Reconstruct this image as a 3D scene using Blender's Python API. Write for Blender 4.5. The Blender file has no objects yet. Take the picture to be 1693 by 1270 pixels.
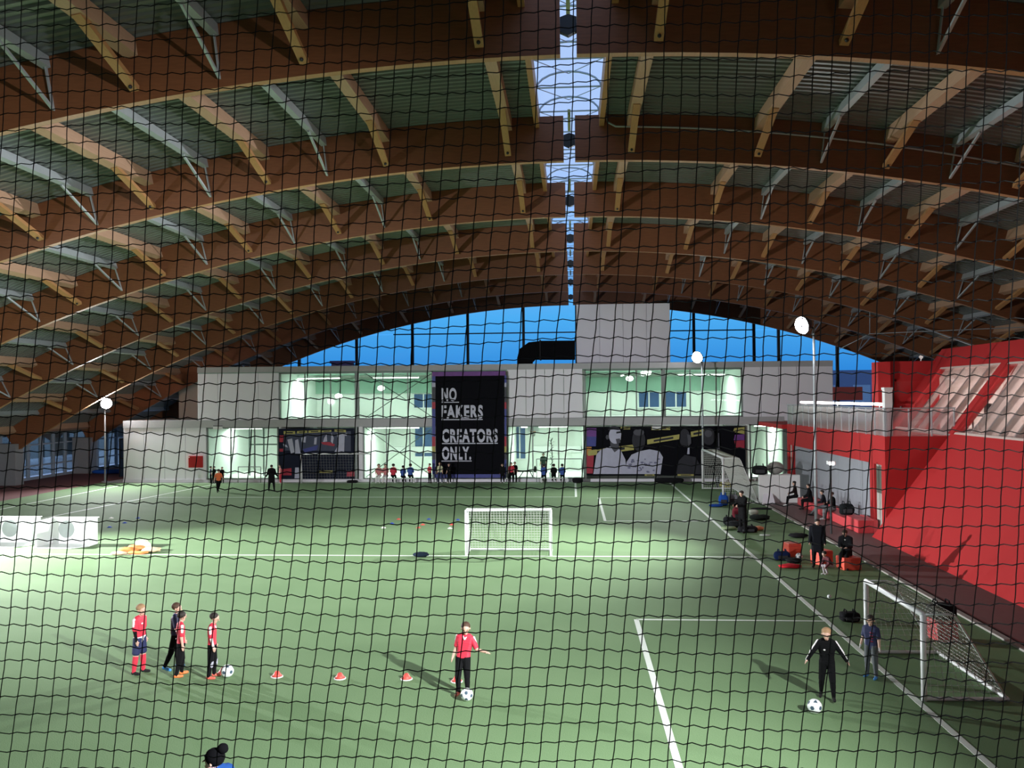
import bpy, bmesh, math, random
import numpy as np
from mathutils import Vector, Matrix, noise
random.seed(7)
sc = bpy.context.scene
C = sc.collection
PI = math.pi
# ------------------------------------------------------------------ camera
F_PX, YAW, PITCH, ROLL, CAM_H = 1444.0, .0681, .0144, -.0085, 6.0
def _R():
    c, s = math.cos(ROLL), math.sin(ROLL); a = np.array([[c,0,-s],[0,1,0],[s,0,c]])
    c, s = math.cos(PITCH), math.sin(PITCH); b = np.array([[1,0,0],[0,c,-s],[0,s,c]])
    c, s = math.cos(YAW), math.sin(YAW); d = np.array([[c,-s,0],[s,c,0],[0,0,1]])
    return d @ b @ a
RM = _R()
cam = bpy.data.cameras.new('camera'); co = bpy.data.objects.new('camera', cam); C.objects.link(co)
cam.sensor_width = 36; cam.sensor_fit = 'HORIZONTAL'; cam.lens = F_PX*36/1693
cam.clip_start = .05; cam.clip_end = 800
m = Matrix.Identity(4)
for i in range(3):
    m[i][0] = RM[i,0]; m[i][1] = RM[i,2]; m[i][2] = -RM[i,1]
m[2][3] = CAM_H
co.matrix_world = m
sc.camera = co
# ------------------------------------------------------------------ view and sky
sc.view_settings.view_transform = 'Standard'; sc.view_settings.look = 'None'
sc.view_settings.gamma = 1; sc.view_settings.exposure = 0.0; sc.view_settings.use_curve_mapping = False
w = bpy.data.worlds.new('dusk_sky'); sc.world = w; w.use_nodes = True
nt = w.node_tree; nt.nodes.clear()
tc = nt.nodes.new('ShaderNodeTexCoord'); sp = nt.nodes.new('ShaderNodeSeparateXYZ')
cr = nt.nodes.new('ShaderNodeValToRGB'); bg = nt.nodes.new('ShaderNodeBackground'); wo = nt.nodes.new('ShaderNodeOutputWorld')
nt.links.new(tc.outputs['Generated'], sp.inputs[0]); nt.links.new(sp.outputs['Z'], cr.inputs[0])
nt.links.new(cr.outputs[0], bg.inputs[0]); nt.links.new(bg.outputs[0], wo.inputs[0])
e = cr.color_ramp.elements
e[0].position = 0.0; e[0].color = (.012,.20,.74,1)
e[1].position = 1.0; e[1].color = (.5,.66,1.0,1)
k = e.new(.09); k.color = (.09,.47,1.05,1)
k = e.new(.26); k.color = (.44,.62,1.0,1)
bg.inputs[1].default_value = 1.0
LAMP_W = 30000.0

# ------------------------------------------------------------------ pixel helpers (calibration of the photograph)
def ray(u, v):
    return RM @ np.array([(u-846.5)/F_PX, 1, -(v-635)/F_PX])
def G(u, v, z=0.0):
    d = ray(u, v); t = (z-CAM_H)/d[2]; return (d[0]*t, d[1]*t, z)
def at(u, v, Y):
    d = ray(u, v); t = Y/d[1]; return (d[0]*t, Y, CAM_H+d[2]*t)

# ------------------------------------------------------------------ materials
MATS = {}
def mat(name, col, rough=.6, metal=0.0, spec=.5, var=.12, scale=6.0, emit=0.0, stretch=None, bump=0.0):
    if name in MATS: return MATS[name]
    M = bpy.data.materials.new(name); M.use_nodes = True
    t = M.node_tree; b = t.nodes['Principled BSDF']
    b.inputs['Roughness'].default_value = rough; b.inputs['Metallic'].default_value = metal
    b.inputs['Specular IOR Level'].default_value = spec
    if var > 0:
        tx = t.nodes.new('ShaderNodeTexCoord'); mp = t.nodes.new('ShaderNodeMapping'); n = t.nodes.new('ShaderNodeTexNoise')
        n.inputs['Scale'].default_value = scale; n.inputs['Detail'].default_value = 4
        if stretch: mp.inputs['Scale'].default_value = stretch
        mx = t.nodes.new('ShaderNodeMix'); mx.data_type = 'RGBA'
        mx.inputs['A'].default_value = tuple(c*(1-var) for c in col)+(1,)
        mx.inputs['B'].default_value = tuple(min(1, c*(1+var)) for c in col)+(1,)
        t.links.new(tx.outputs['Object'], mp.inputs[0]); t.links.new(mp.outputs[0], n.inputs[0])
        t.links.new(n.outputs[0], mx.inputs[0]); t.links.new(mx.outputs['Result'], b.inputs['Base Color'])
        if bump:
            bp = t.nodes.new('ShaderNodeBump'); bp.inputs['Strength'].default_value = bump
            t.links.new(n.outputs[0], bp.inputs['Height']); t.links.new(bp.outputs[0], b.inputs['Normal'])
    else:
        b.inputs['Base Color'].default_value = tuple(col)+(1,)
    if emit:
        b.inputs['Emission Color'].default_value = tuple(col)+(1,); b.inputs['Emission Strength'].default_value = emit
    MATS[name] = M; return M
def glass(name, tint=(.9,.96,.93), gloss=.1, rough=.02, frost=0.0):
    if name in MATS: return MATS[name]
    M = bpy.data.materials.new(name); M.use_nodes = True; t = M.node_tree; t.nodes.clear()
    o = t.nodes.new('ShaderNodeOutputMaterial'); a = t.nodes.new('ShaderNodeBsdfTransparent'); g = t.nodes.new('ShaderNodeBsdfGlossy')
    mx = t.nodes.new('ShaderNodeMixShader'); fr = t.nodes.new('ShaderNodeFresnel'); fr.inputs[0].default_value = 1.45
    mt = t.nodes.new('ShaderNodeMath'); mt.operation = 'MULTIPLY'; mt.inputs[1].default_value = gloss*10
    a.inputs[0].default_value = tuple(tint)+(1,); g.inputs['Roughness'].default_value = rough
    t.links.new(fr.outputs[0], mt.inputs[0]); t.links.new(mt.outputs[0], mx.inputs[0])
    if frost:
        df = t.nodes.new('ShaderNodeBsdfTranslucent'); df.inputs[0].default_value = (.85,.82,.83,1); m2 = t.nodes.new('ShaderNodeMixShader'); m2.inputs[0].default_value = frost
        t.links.new(a.outputs[0], m2.inputs[1]); t.links.new(df.outputs[0], m2.inputs[2]); a = m2
    t.links.new(a.outputs[0], mx.inputs[1]); t.links.new(g.outputs[0], mx.inputs[2]); t.links.new(mx.outputs[0], o.inputs[0])
    MATS[name] = M; return M
def turf_mat():
    M = bpy.data.materials.new('artificial_turf'); M.use_nodes = True; t = M.node_tree; b = t.nodes['Principled BSDF']
    tx = t.nodes.new('ShaderNodeTexCoord')
    n1 = t.nodes.new('ShaderNodeTexNoise'); n1.inputs['Scale'].default_value = .35; n1.inputs['Detail'].default_value = 5
    n2 = t.nodes.new('ShaderNodeTexNoise'); n2.inputs['Scale'].default_value = 45; n2.inputs['Detail'].default_value = 2
    ad = t.nodes.new('ShaderNodeMath'); ad.operation = 'ADD'
    mu = t.nodes.new('ShaderNodeMath'); mu.operation = 'MULTIPLY'; mu.inputs[1].default_value = .5
    r = t.nodes.new('ShaderNodeValToRGB')
    r.color_ramp.elements[0].position = .3; r.color_ramp.elements[0].color = (.126,.212,.098,1)
    r.color_ramp.elements[1].position = .7; r.color_ramp.elements[1].color = (.180,.280,.140,1)
    t.links.new(tx.outputs['Object'], n1.inputs[0]); t.links.new(tx.outputs['Object'], n2.inputs[0])
    t.links.new(n1.outputs[0], ad.inputs[0]); t.links.new(n2.outputs[0], ad.inputs[1])
    t.links.new(ad.outputs[0], mu.inputs[0]); t.links.new(mu.outputs[0], r.inputs[0])
    t.links.new(r.outputs[0], b.inputs['Base Color']); b.inputs['Roughness'].default_value = .8
    b.inputs['Specular IOR Level'].default_value = .15
    bp = t.nodes.new('ShaderNodeBump'); bp.inputs['Strength'].default_value = .35; bp.inputs['Distance'].default_value = .02
    t.links.new(n2.outputs[0], bp.inputs['Height']); t.links.new(bp.outputs[0], b.inputs['Normal'])
    return M
M_TURF = turf_mat()
M_LINE = mat('line_white', (.72,.78,.70), .7, var=.06)
M_TARTAN = mat('maroon_track', (.15,.05,.05), .8, var=.15, scale=3)
M_WALK = mat('grey_maroon_walkway', (.17,.10,.10), .6, var=.12, scale=4)
M_KERB = mat('kerb_concrete', (.35,.33,.30), .8, var=.15)
M_BLACK = mat('black_gap', (.01,.01,.012), .8, var=0)
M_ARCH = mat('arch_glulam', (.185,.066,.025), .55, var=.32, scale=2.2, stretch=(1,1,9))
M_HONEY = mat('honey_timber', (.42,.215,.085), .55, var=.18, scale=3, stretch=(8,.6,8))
M_PURLIN = mat('pale_timber', (.47,.29,.19), .6, var=.15, scale=3, stretch=(8,.6,8))
M_STEEL = mat('galvanised_steel', (.42,.46,.49), .5, metal=.3, var=.06)
M_DKSTEEL = mat('dark_steel', (.03,.032,.035), .5, metal=.3, var=.1)
M_DECK = mat('corrugated_deck', (.17,.19,.18), .38, metal=.35, var=.08, scale=.5)
M_SKYG = glass('rooflight_glazing', (.96,.98,1.0), .004, .5)
M_GLASS = glass('window_glass', (.93,.97,.95), .07)
M_GREENGLASS = glass('tinted_glass', (.86,.95,.90), .05)
M_BALGLASS = glass('balustrade_glass', (.92,.92,.93), .06, .05)
M_FROST = glass('frosted_balustrade', (.95,.93,.94), .06, .3, .16)
M_PANEL = mat('lilac_white_panel', (.84,.815,.88), .5, var=.05, scale=.6)
M_BAND = mat('grey_band', (.44,.435,.45), .5, var=.06)
M_ROOMW = mat('room_white', (.80,.83,.79), .7, var=.03)
M_ROOMG = mat('room_green', (.26,.42,.33), .7, var=.05)
M_FRAME = mat('grey_frame', (.22,.25,.24), .45, metal=.2, var=.05)
M_RED = mat('red_paint', (.43,.026,.028), .7, 0.0, .2, var=.05, scale=.8)
M_GREYWALL = mat('blue_grey_panel', (.30,.31,.35), .5, var=.05)
M_WHITE = mat('white_paint', (.80,.80,.80), .4, var=.03)
M_WHITEM = mat('white_metal', (.78,.79,.80), .35, var=.03)
M_NETW = mat('white_cord', (.62,.64,.60), .8, var=.05)
M_CORD = mat('black_cord', (.012,.014,.013), .9, var=.1)
M_DARK = mat('dark_interior', (.015,.013,.012), .9, var=.1)
M_TUBE = mat('fluorescent_tube', (1.0,.98,.93), .5, var=0, emit=14)
M_FLOOD = mat('flood_lens', (.97,.98,1.0), .5, var=0, emit=60)
M_ROOMLAMP = mat('room_lamp', (1.0,.98,.92), .5, var=0, emit=9)
M_SKIN = mat('skin', (.62,.38,.29), .55, var=.06)

# ------------------------------------------------------------------ mesh builder
class MB:
    def __init__(s): s.v = []; s.f = []; s.m = []
    def add(s, vs, fs, mi=0):
        o = len(s.v); s.v += [tuple(map(float, p)) for p in vs]
        s.f += [tuple(i+o for i in f) for f in fs]; s.m += [mi]*len(fs); return s
    def box(s, a, b, mi=0):
        x0,y0,z0 = a; x1,y1,z1 = b
        if x0 > x1: x0,x1 = x1,x0
        if y0 > y1: y0,y1 = y1,y0
        if z0 > z1: z0,z1 = z1,z0
        return s.add([(x0,y0,z0),(x1,y0,z0),(x1,y1,z0),(x0,y1,z0),(x0,y0,z1),(x1,y0,z1),(x1,y1,z1),(x0,y1,z1)],
            [(3,2,1,0),(4,5,6,7),(0,1,5,4),(1,2,6,5),(2,3,7,6),(3,0,4,7)], mi)
    def rbox(s, a, b, r=.03, mi=0):      # box with chamfered edges
        bm = bmesh.new(); bmesh.ops.create_cube(bm, size=1)
        for v in bm.verts:
            for i in range(3): v.co[i] = a[i]+(b[i]-a[i])*(v.co[i]+.5)
        bmesh.ops.bevel(bm, geom=bm.edges[:], offset=r, segments=2, affect='EDGES', profile=.6)
        s.bm(bm, mi); return s
    def bm(s, bm, mi=0):
        bm.verts.ensure_lookup_table(); bm.verts.index_update()
        s.add([v.co[:] for v in bm.verts], [tuple(v.index for v in f.verts) for f in bm.faces], mi); bm.free()
    def prism(s, poly, off, mi=0):       # planar polygon extruded by vector off
        n = len(poly); top = [tuple(p[i]+off[i] for i in range(3)) for p in poly]
        fs = [tuple(range(n))[::-1], tuple(range(n, 2*n))]+[(i,(i+1)%n,n+(i+1)%n,n+i) for i in range(n)]
        return s.add(list(poly)+top, fs, mi)
    def bar(s, p, q, wx, wz, mi=0, up=(0,0,1)):   # rectangular bar from p to q
        p, q = Vector(p), Vector(q); d = (q-p).normalized(); u = Vector(up)
        if abs(d.dot(u)) > .98: u = Vector((1,0,0))
        x = d.cross(u).normalized(); z = x.cross(d).normalized()
        vs = []
        for c in (p, q):
            for a, b in ((-1,-1),(1,-1),(1,1),(-1,1)): vs.append(c+x*a*wx/2+z*b*wz/2)
        return s.add(vs, [(3,2,1,0),(4,5,6,7),(0,1,5,4),(1,2,6,5),(2,3,7,6),(3,0,4,7)], mi)
    def tube(s, pts, r, n=6, mi=0, cap=True):
        pts = [Vector(p) for p in pts]; rs = r if isinstance(r, (list,tuple)) else [r]*len(pts)
        vs = []; fs = []; ref = None
        for i, p in enumerate(pts):
            d = (pts[min(i+1,len(pts)-1)]-pts[max(i-1,0)]).normalized()
            if ref is None:
                ref = Vector((0,0,1)) if abs(d.z) < .9 else Vector((1,0,0))
            x = d.cross(ref).normalized(); y = x.cross(d).normalized(); ref = y
            for k in range(n):
                a = 2*PI*k/n; vs.append(p+(x*math.cos(a)+y*math.sin(a))*rs[i])
        for i in range(len(pts)-1):
            for k in range(n): fs.append((i*n+k, i*n+(k+1)%n, (i+1)*n+(k+1)%n, (i+1)*n+k))
        if cap: fs += [tuple(range(n))[::-1], tuple(range((len(pts)-1)*n, len(pts)*n))]
        return s.add(vs, fs, mi)
    def lathe(s, prof, c=(0,0,0), n=16, mi=0):
        vs = []; fs = []
        for r, z in prof:
            for k in range(n):
                a = 2*PI*k/n; vs.append((c[0]+r*math.cos(a), c[1]+r*math.sin(a), c[2]+z))
        for i in range(len(prof)-1):
            for k in range(n): fs.append((i*n+k, i*n+(k+1)%n, (i+1)*n+(k+1)%n, (i+1)*n+k))
        fs += [tuple(range(n))[::-1], tuple(range((len(prof)-1)*n, len(prof)*n))]
        return s.add(vs, fs, mi)
    def ell(s, c, r, nu=14, nv=9, mi=0, fn=None):
        vs = []; fs = []
        for j in range(nv+1):
            t = PI*j/nv
            for i in range(nu):
                a = 2*PI*i/nu; d = (math.sin(t)*math.cos(a), math.sin(t)*math.sin(a), math.cos(t))
                k = fn(d) if fn else 1
                vs.append(tuple(c[q]+r[q]*d[q]*k for q in range(3)))
        for j in range(nv):
            for i in range(nu): fs.append((j*nu+i, (j+1)*nu+i, (j+1)*nu+(i+1)%nu, j*nu+(i+1)%nu))
        return s.add(vs, fs, mi)
def wloc(o):
    p = Vector((0,0,0))
    while o is not None: p = p+o.location; o = o.parent
    return p
def obj(name, mb, mats, parent=None, smooth=False, base=None):
    """link mb (world coordinates) as ONE mesh object"""
    o0 = wloc(parent) if parent else Vector(base or (0,0,0))
    me = bpy.data.meshes.new(name)
    me.from_pydata([(x-o0.x, y-o0.y, z-o0.z) for x,y,z in mb.v], [], mb.f)
    for q in (mats if isinstance(mats, (list,tuple)) else [mats]): me.materials.append(q)
    if any(mb.m): me.polygons.foreach_set('material_index', mb.m)
    if smooth: me.polygons.foreach_set('use_smooth', [True]*len(me.polygons))
    me.validate(); me.update()
    o = bpy.data.objects.new(name, me); C.objects.link(o)
    if parent: o.parent = parent
    else: o.location = o0
    return o
def tag(o, label, cat, group=None):
    o['label'] = label; o['category'] = cat
    if group: o['group'] = group
    return o
def thing(name, label, cat, loc=(0,0,0), group=None):
    o = bpy.data.objects.new(name, None); C.objects.link(o); o.location = loc; o.empty_display_size = .2
    return tag(o, label, cat, group)
def setting(name, loc=(0,0,0)):
    o = bpy.data.objects.new(name, None); C.objects.link(o); o.location = loc; o['kind'] = 'structure'; return o
def struct(name, mb, mats, smooth=False):
    o = obj(name, mb, mats, None, smooth); o['kind'] = 'structure'; return o
def share(src, name, parent, loc):
    o = bpy.data.objects.new(name, src.data); C.objects.link(o); o.parent = parent; o.location = Vector(loc)-wloc(parent); return o

# ------------------------------------------------------------------ floodlight positions: (x, y, z, aim, power)
LAMPS = [(-33.9,61.6,5.75,(-14,36,0),.35,150),(8.5,59.6,8.55,(-8,40,0),.45,90),(10.05,38.6,9.0,(-11,31,0),1.0,88),
         (9.7,3.4,9.0,(-8,20,0),1.45,72),(-32.6,35.0,5.6,(-14,31,0),2.6,66),(-32.6,7.0,5.6,(-17,26,0),2.0,60)]
FACADE_Y = 61.5

# ================================================================== GROUND
floor = setting('floor')
obj('turf', MB().box((-34.15,-6,-.1),(10.35,61.25,0)), M_TURF, floor)
obj('track_border', MB().box((-40.9,-6,-.1),(-34.15,81,-.004)), M_TARTAN, floor)
obj('walkway', MB().box((10.62,-6,-.1),(13.2,61.25,.03)), M_WALK, floor)
obj('kerb', MB().box((10.35,-6,-.1),(10.52,49.0,.05)), M_KERB, floor)
obj('kerb_gap', MB().box((10.52,-6,-.1),(10.62,49.0,-.01)), M_BLACK, floor)
obj('hall_slab', MB().box((-34.15,61.25,-.1),(40,81.3,-.01)), M_BAND, floor)
obj('side_slab', MB().box((13.2,-6,-.1),(40,61.25,-.02)), M_BAND, floor)
def line(x0,y0,x1,y1,wd):
    d = Vector((x1-x0,y1-y0,0)).normalized(); n = Vector((-d.y,d.x,0))*wd/2
    poly = [(x0-n.x,y0-n.y,.001),(x1-n.x,y1-n.y,.001),(x1+n.x,y1+n.y,.001),(x0+n.x,y0+n.y,.001)]
    obj('pitch_line', MB().prism(poly,(0,0,.005)), M_LINE, floor)
line(6.66,5,6.66,60.6,.13); line(-31.6,15,-31.6,60.6,.13); line(-28.0,32.85,-25.1,60.5,.11)
line(-31.6,32.85,6.66,32.85,.13); line(-25.6,52.1,.2,52.1,.09); line(.2,52.1,.2,60.5,.13)
line(1.54,42.15,1.54,51.75,.13); line(1.54,51.75,6.3,51.75,.09); line(1.54,42.15,6.6,42.15,.09)
line(1.67,5,1.67,23.65,.13); line(1.67,23.65,6.6,23.65,.1); line(-31.6,60.6,6.6,60.6,.09)

# ================================================================== ROOF
ARCH_Y = [21.1+9.607*k for k in range(-2,7)]
ARCH_Y[-1] = 79.6
ZA, C2, C4 = 14.29, .00701, 4.1e-7
def soff(x): return ZA-C2*x*x-C4*x**4
def onarc(x, off):     # point (x,z) on the curve offset outwards by off
    dz = -(2*C2*x+4*C4*x**3); l = math.hypot(1, dz)
    return (x-dz/l*off, soff(x)+off/l)
def arcnorm(x):
    dz = -(2*C2*x+4*C4*x**3); l = math.hypot(1, dz); return (-dz/l, 1/l)
XMAX = 39.4
# x stations of equal arc length
def stations(x0, x1, n):
    xs = np.linspace(x0, x1, 800); zs = soff(xs); s = np.concatenate([[0], np.cumsum(np.hypot(np.diff(xs), np.diff(zs)))])
    return np.interp(np.linspace(0, s[-1], n), s, xs)
def at_arc(s_target):
    xs = np.linspace(0, 41, 2000); s = np.concatenate([[0], np.cumsum(np.hypot(np.diff(xs), np.diff(soff(xs))))])
    return float(np.interp(s_target, s, xs))
TIMBER_S = [2.15+4.33*k for k in range(10)]; STEEL_S = [8.65+4.33*k for k in range(8)]
ORD = {2:'nearest', 3:'second nearest', 4:'third nearest', 5:'fourth nearest', 6:'fifth nearest', 7:'dark sixth', 8:'dark farthest'}
def build_arch(k, y):
    lab = {0:'roof arch behind the camera', 1:'roof arch just above the camera'}.get(k) or ORD[k]+' brown timber roof arch spanning the hall'+(' at the glazed end wall' if k == 8 else '')
    T = thing('roof_arch', lab, 'roof arch', (0,y,0), 'glued timber roof arches')
    for sgn in (-1,1):
        b = MB(); xs = stations(.2, XMAX, 34); n = len(xs)
        vs = []
        for x in xs:
            for off in (0, 1.6):
                px, pz = onarc(x, off)
                for dy in (0,.25): vs.append((sgn*px, y+dy, pz))
        fs = []; ms = []
        for i in range(n-1):
            a = i*4; c = a+4
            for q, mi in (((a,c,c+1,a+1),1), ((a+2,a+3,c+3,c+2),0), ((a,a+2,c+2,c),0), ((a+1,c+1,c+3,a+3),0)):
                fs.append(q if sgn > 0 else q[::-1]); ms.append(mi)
        fs += [(0,1,3,2) if sgn > 0 else (2,3,1,0), tuple((n-1)*4+q for q in ((2,3,1,0) if sgn > 0 else (0,1,3,2)))]; ms += [0,0]
        o = len(b.v); b.v += vs; b.f += fs; b.m += ms
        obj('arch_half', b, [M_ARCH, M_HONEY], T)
    # crown hinge in the gap between the halves
    h = MB(); zc = soff(0)+.78
    h.prism([(-.2,y+.04,zc-.2),(0,y+.04,zc-.3),(.2,y+.04,zc-.2),(.2,y+.04,zc+.15),(0,y+.04,zc+.22),(-.2,y+.04,zc+.15)], (0,.17,0))
    obj('crown_hinge', h, M_DKSTEEL, T)
    if k < 1: return T
    for sgn in (-1,1):
        for s in TIMBER_S[:9]:
            x = at_arc(s); nx, nz = arcnorm(x)
            def P(off, dy): return (sgn*(x+nx*off), y+dy, soff(x)+nz*off)
            b = MB().bar(P(.30,-.07), P(1.2,-2.45), .16, .22, up=(sgn*-nz,0,nx))
            br = obj('timber_brace', b, M_HONEY, T)
            if 2 <= k <= 4: obj('bolt', MB().ell(P(.36-.09,-.26-.05),(.05,.05,.05),8,6), M_DKSTEEL, br)
        for s in STEEL_S[:7]:
            x = at_arc(s); nx, nz = arcnorm(x)
            def P(off, dy): return (sgn*(x+nx*off), y+dy, soff(x)+nz*off)
            obj('steel_brace', MB().bar(P(.22,-.06), P(1.25,-1.9), .07, .07).bar(P(.2,-.03), P(1.35,-.03), .14, .03), M_STEEL, T)
    return T
ARCHES = [build_arch(k, y) for k, y in enumerate(ARCH_Y)]
ceil = setting('ceiling')
DECK_OFF = 1.62
def deck_strip(y0, y1):
    for sgn in (-1,1):
        xs = stations(1.05, 43, 30); n = len(xs)
        pitch = .32; m_ = max(2, int((y1-y0)/pitch)); prof = []
        for i in range(m_):
            yy = y0+(y1-y0)*i/m_; p = (y1-y0)/m_
            prof += [(yy,0),(yy+p*.4,0),(yy+p*.5,.07),(yy+p*.9,.07)]
        prof.append((y1,0))
        vs = []; fs = []
        for yy, dz in prof:
            for x in xs:
                px, pz = onarc(x, DECK_OFF+dz); vs.append((sgn*px, yy, pz))
        for i in range(len(prof)-1):
            for j in range(n-1):
                q = (i*n+j, i*n+j+1, (i+1)*n+j+1, (i+1)*n+j); fs.append(q if sgn < 0 else q[::-1])
        obj('roof_deck', MB().add(vs, fs), M_DECK, ceil)
ys = [-6.0]+ARCH_Y[1:]+[81.4]
for a, b in zip(ys[:-1], ys[1:]):
    deck_strip(a, b)
for i in range(1, len(ARCH_Y)-1):
    y0, y1 = ARCH_Y[i]+.25, ARCH_Y[i+1]
    for sgn in (-1,1):
        for s in TIMBER_S:
            x = at_arc(s); nx, nz = arcnorm(x)
            a = (sgn*(x+nx*1.38), y0, soff(x)+nz*1.38); b = (sgn*(x+nx*1.38), y1, soff(x)+nz*1.38)
            obj('timber_purlin', MB().bar(a, b, .34, .46, up=(sgn*nx,0,nz)), M_PURLIN, ceil)
        for s in STEEL_S:
            x = at_arc(s); nx, nz = arcnorm(x)
            a = (sgn*(x+nx*1.45), y0, soff(x)+nz*1.45); b = (sgn*(x+nx*1.45), y1, soff(x)+nz*1.45)
            obj('steel_purlin', MB().bar(a, b, .2, .3, up=(sgn*nx,0,nz)), M_STEEL, ceil)
        obj('rooflight_trimmer', MB().box((sgn*1.05,y0,soff(1)+1.2),(sgn*1.22,y1,soff(1)+1.9)), M_HONEY, ceil)
    # barrel rooflight
    zt = soff(0)+1.75
    arc = [(1.06*math.cos(t), .55*math.sin(t)) for t in np.linspace(PI, 0, 11)]
    nb = 4
    for j in range(nb):
        ya, yb = y0-.25+(y1-y0+.25)*j/nb, y0-.25+(y1-y0+.25)*(j+1)/nb
        vs = [(x,ya,zt+z) for x,z in arc]+[(x,yb,zt+z) for x,z in arc]
        obj('rooflight_pane', MB().add(vs, [(q,q+1,q+12,q+11) for q in range(10)]), M_SKYG, ceil)
        r = MB().tube([(x,yb,zt+z-.03) for x,z in arc], .035, 5)
        r.tube([(-1.05,yb,zt),(1.05,yb,zt)], .03, 5).tube([(-1.05,ya,zt),(0,(ya+yb)/2,zt),(1.05,ya,zt)], .015, 4)
        obj('glazing_bar', r, M_STEEL, ceil)
    t_ = MB().box((-.05,y0-1.0,zt-.3),(.05,y0+1.1,zt-.18)); obj('cable_tray', t_, mat('olive_tray',(.25,.30,.12),.5), ceil)
# ends of the roof: upstand glass over the arches keeps the rooflight continuous

# conduit running along the right half of the second arch in view
yB = ARCH_Y[3]
pts = [(1.28,yB-.1,soff(1.28)+1.62),(1.35,yB-.1,soff(1.35)+1.3)]
for x in np.linspace(1.6, 20, 24):
    px, pz = onarc(x, 1.17-.012*x); pts.append((px, yB-.1, pz))
tag(obj('conduit_pipe', MB().tube(pts, .035, 6), M_STEEL, None, True), 'thin grey conduit pipe running along the right half of the second nearest arch', 'pipe')
# tie rods under the right side of the roof
def rod(name, pts, label):
    tag(obj(name, MB().tube(pts, .03, 6), M_STEEL, None, True), label, 'tie rod', 'steel tie rods by the red building')
rod('tie_rod', [at(1386,578,62), at(1438,552,62), at(1693,541,54)], 'thin steel tie rod kinked above the dark end of the right glazing')
rod('tie_rod', [at(1438,552,62), at(1438,500,62)], 'short vertical steel hanger above the kinked tie rod')
rod('tie_rod', [at(1512,537,60), at(1606,571,55)], 'sloping steel rod ending on the red roof edge')

# ================================================================== END WALL (glazed gable) and side walls
YG = 80.8
wall_end = setting('wall_end', (0,YG,0))
mx = [-38,-33.5,-31.0,-25.6,-20.1,-14.8,-9.6,-4.4,.5,5.8,11.2,16.6,18.8,24.0,29.0,33.5,38]
win_n = 0
def topz(x):
    zz = 0
    xs = np.linspace(0, 41, 400)
    lo = [onarc(q, .8) for q in xs]
    return float(np.interp(abs(x), [p[0] for p in lo], [p[1] for p in lo]))
for i in range(len(mx)-1):
    a, b = mx[i]+.1, mx[i+1]-.1
    win_n += 1
    W = setting('window_%d' % win_n, ((a+b)/2, YG, 0))
    for z0, z1 in ((.05, 4.2), (4.3, 11.85), (11.95, 99)):
        xs = np.linspace(a, b, 9); top = [min(z1, topz(x)) for x in xs]
        if max(top) <= z0+.1: continue
        top = [max(t, z0+.01) for t in top]
        vs = [(x,YG,z0) for x in xs]+[(x,YG,t) for x,t in zip(xs,top)]
        p = MB().add(vs, [(q,q+1,q+10,q+9) for q in range(8)])
        p.add([(x,y+.02,z) for x,y,z in vs], [(q+9,q+10,q+1,q) for q in range(8)])
        obj('pane', p, M_GLASS, W)
for x in mx[1:-1]:
    obj('mullion', MB().box((x-.12,YG-.15,0),(x+.12,YG+.15,topz(x))), M_DKSTEEL, wall_end)
xq = at_arc(21)
for z in (4.25, 11.9):
    hw = 37 if z < 6 else 16.6
    obj('transom', MB().box((-hw,YG-.08,z-.05),(hw,YG+.08,z+.05)), M_DKSTEEL, wall_end)

WL = -40.9
M_LFRAME = mat('blue_grey_frame',(.30,.35,.42),.5,var=.05)
wall_left = setting('wall_left', (WL,0,0))
y = -4.0; q = 0
while y < 80:
    obj('mullion', MB().box((WL-.1,y-.09,0),(WL+.12,y+.09,4.6)), M_LFRAME, wall_left)
    win_n += 1
    W = setting('window_%d' % win_n, (WL,y+.8,0))
    for z0, z1 in ((.3,1.0),(1.08,2.6),(2.68,4.4)):
        obj('pane', MB().box((WL-.01,y+.1,z0),(WL+.01,y+1.5,z1)), M_GLASS, W)
    y += 1.6
for z in (.15,1.04,2.64,4.5):
    obj('transom', MB().box((WL-.06,-6,z-.05 if z>.2 else 0),(WL+.08,80.6,z+.05)), M_LFRAME, wall_left)
for k, yy in enumerate(ARCH_Y):
    pass
colm = mat('column_grey', (.24,.24,.25), .6, var=.06)
for k, yy in enumerate(ARCH_Y[1:8]):
    tag(obj('concrete_column', MB().rbox((-40.75,yy-.35,0),(-39.2,yy+.6,soff(39.2)+.4),.03), colm, None), ['grey column far to the left behind the camera','grey column at the left wall beside the camera','grey column at the left wall under the nearest arch','grey column at the left wall under the second arch','grey column at the left wall under the third arch','grey column at the left wall carrying the fifth arch','grey column in the far left corner by the blue windows'][k], 'column', 'columns carrying the arches')
struct('wall_right', MB().box((40,-6,-.1),(40.2,81,5)), M_DARK)
struct('wall_back', MB().box((-41,-6.2,-.1),(40.2,-6,16)), M_BAND)

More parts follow.
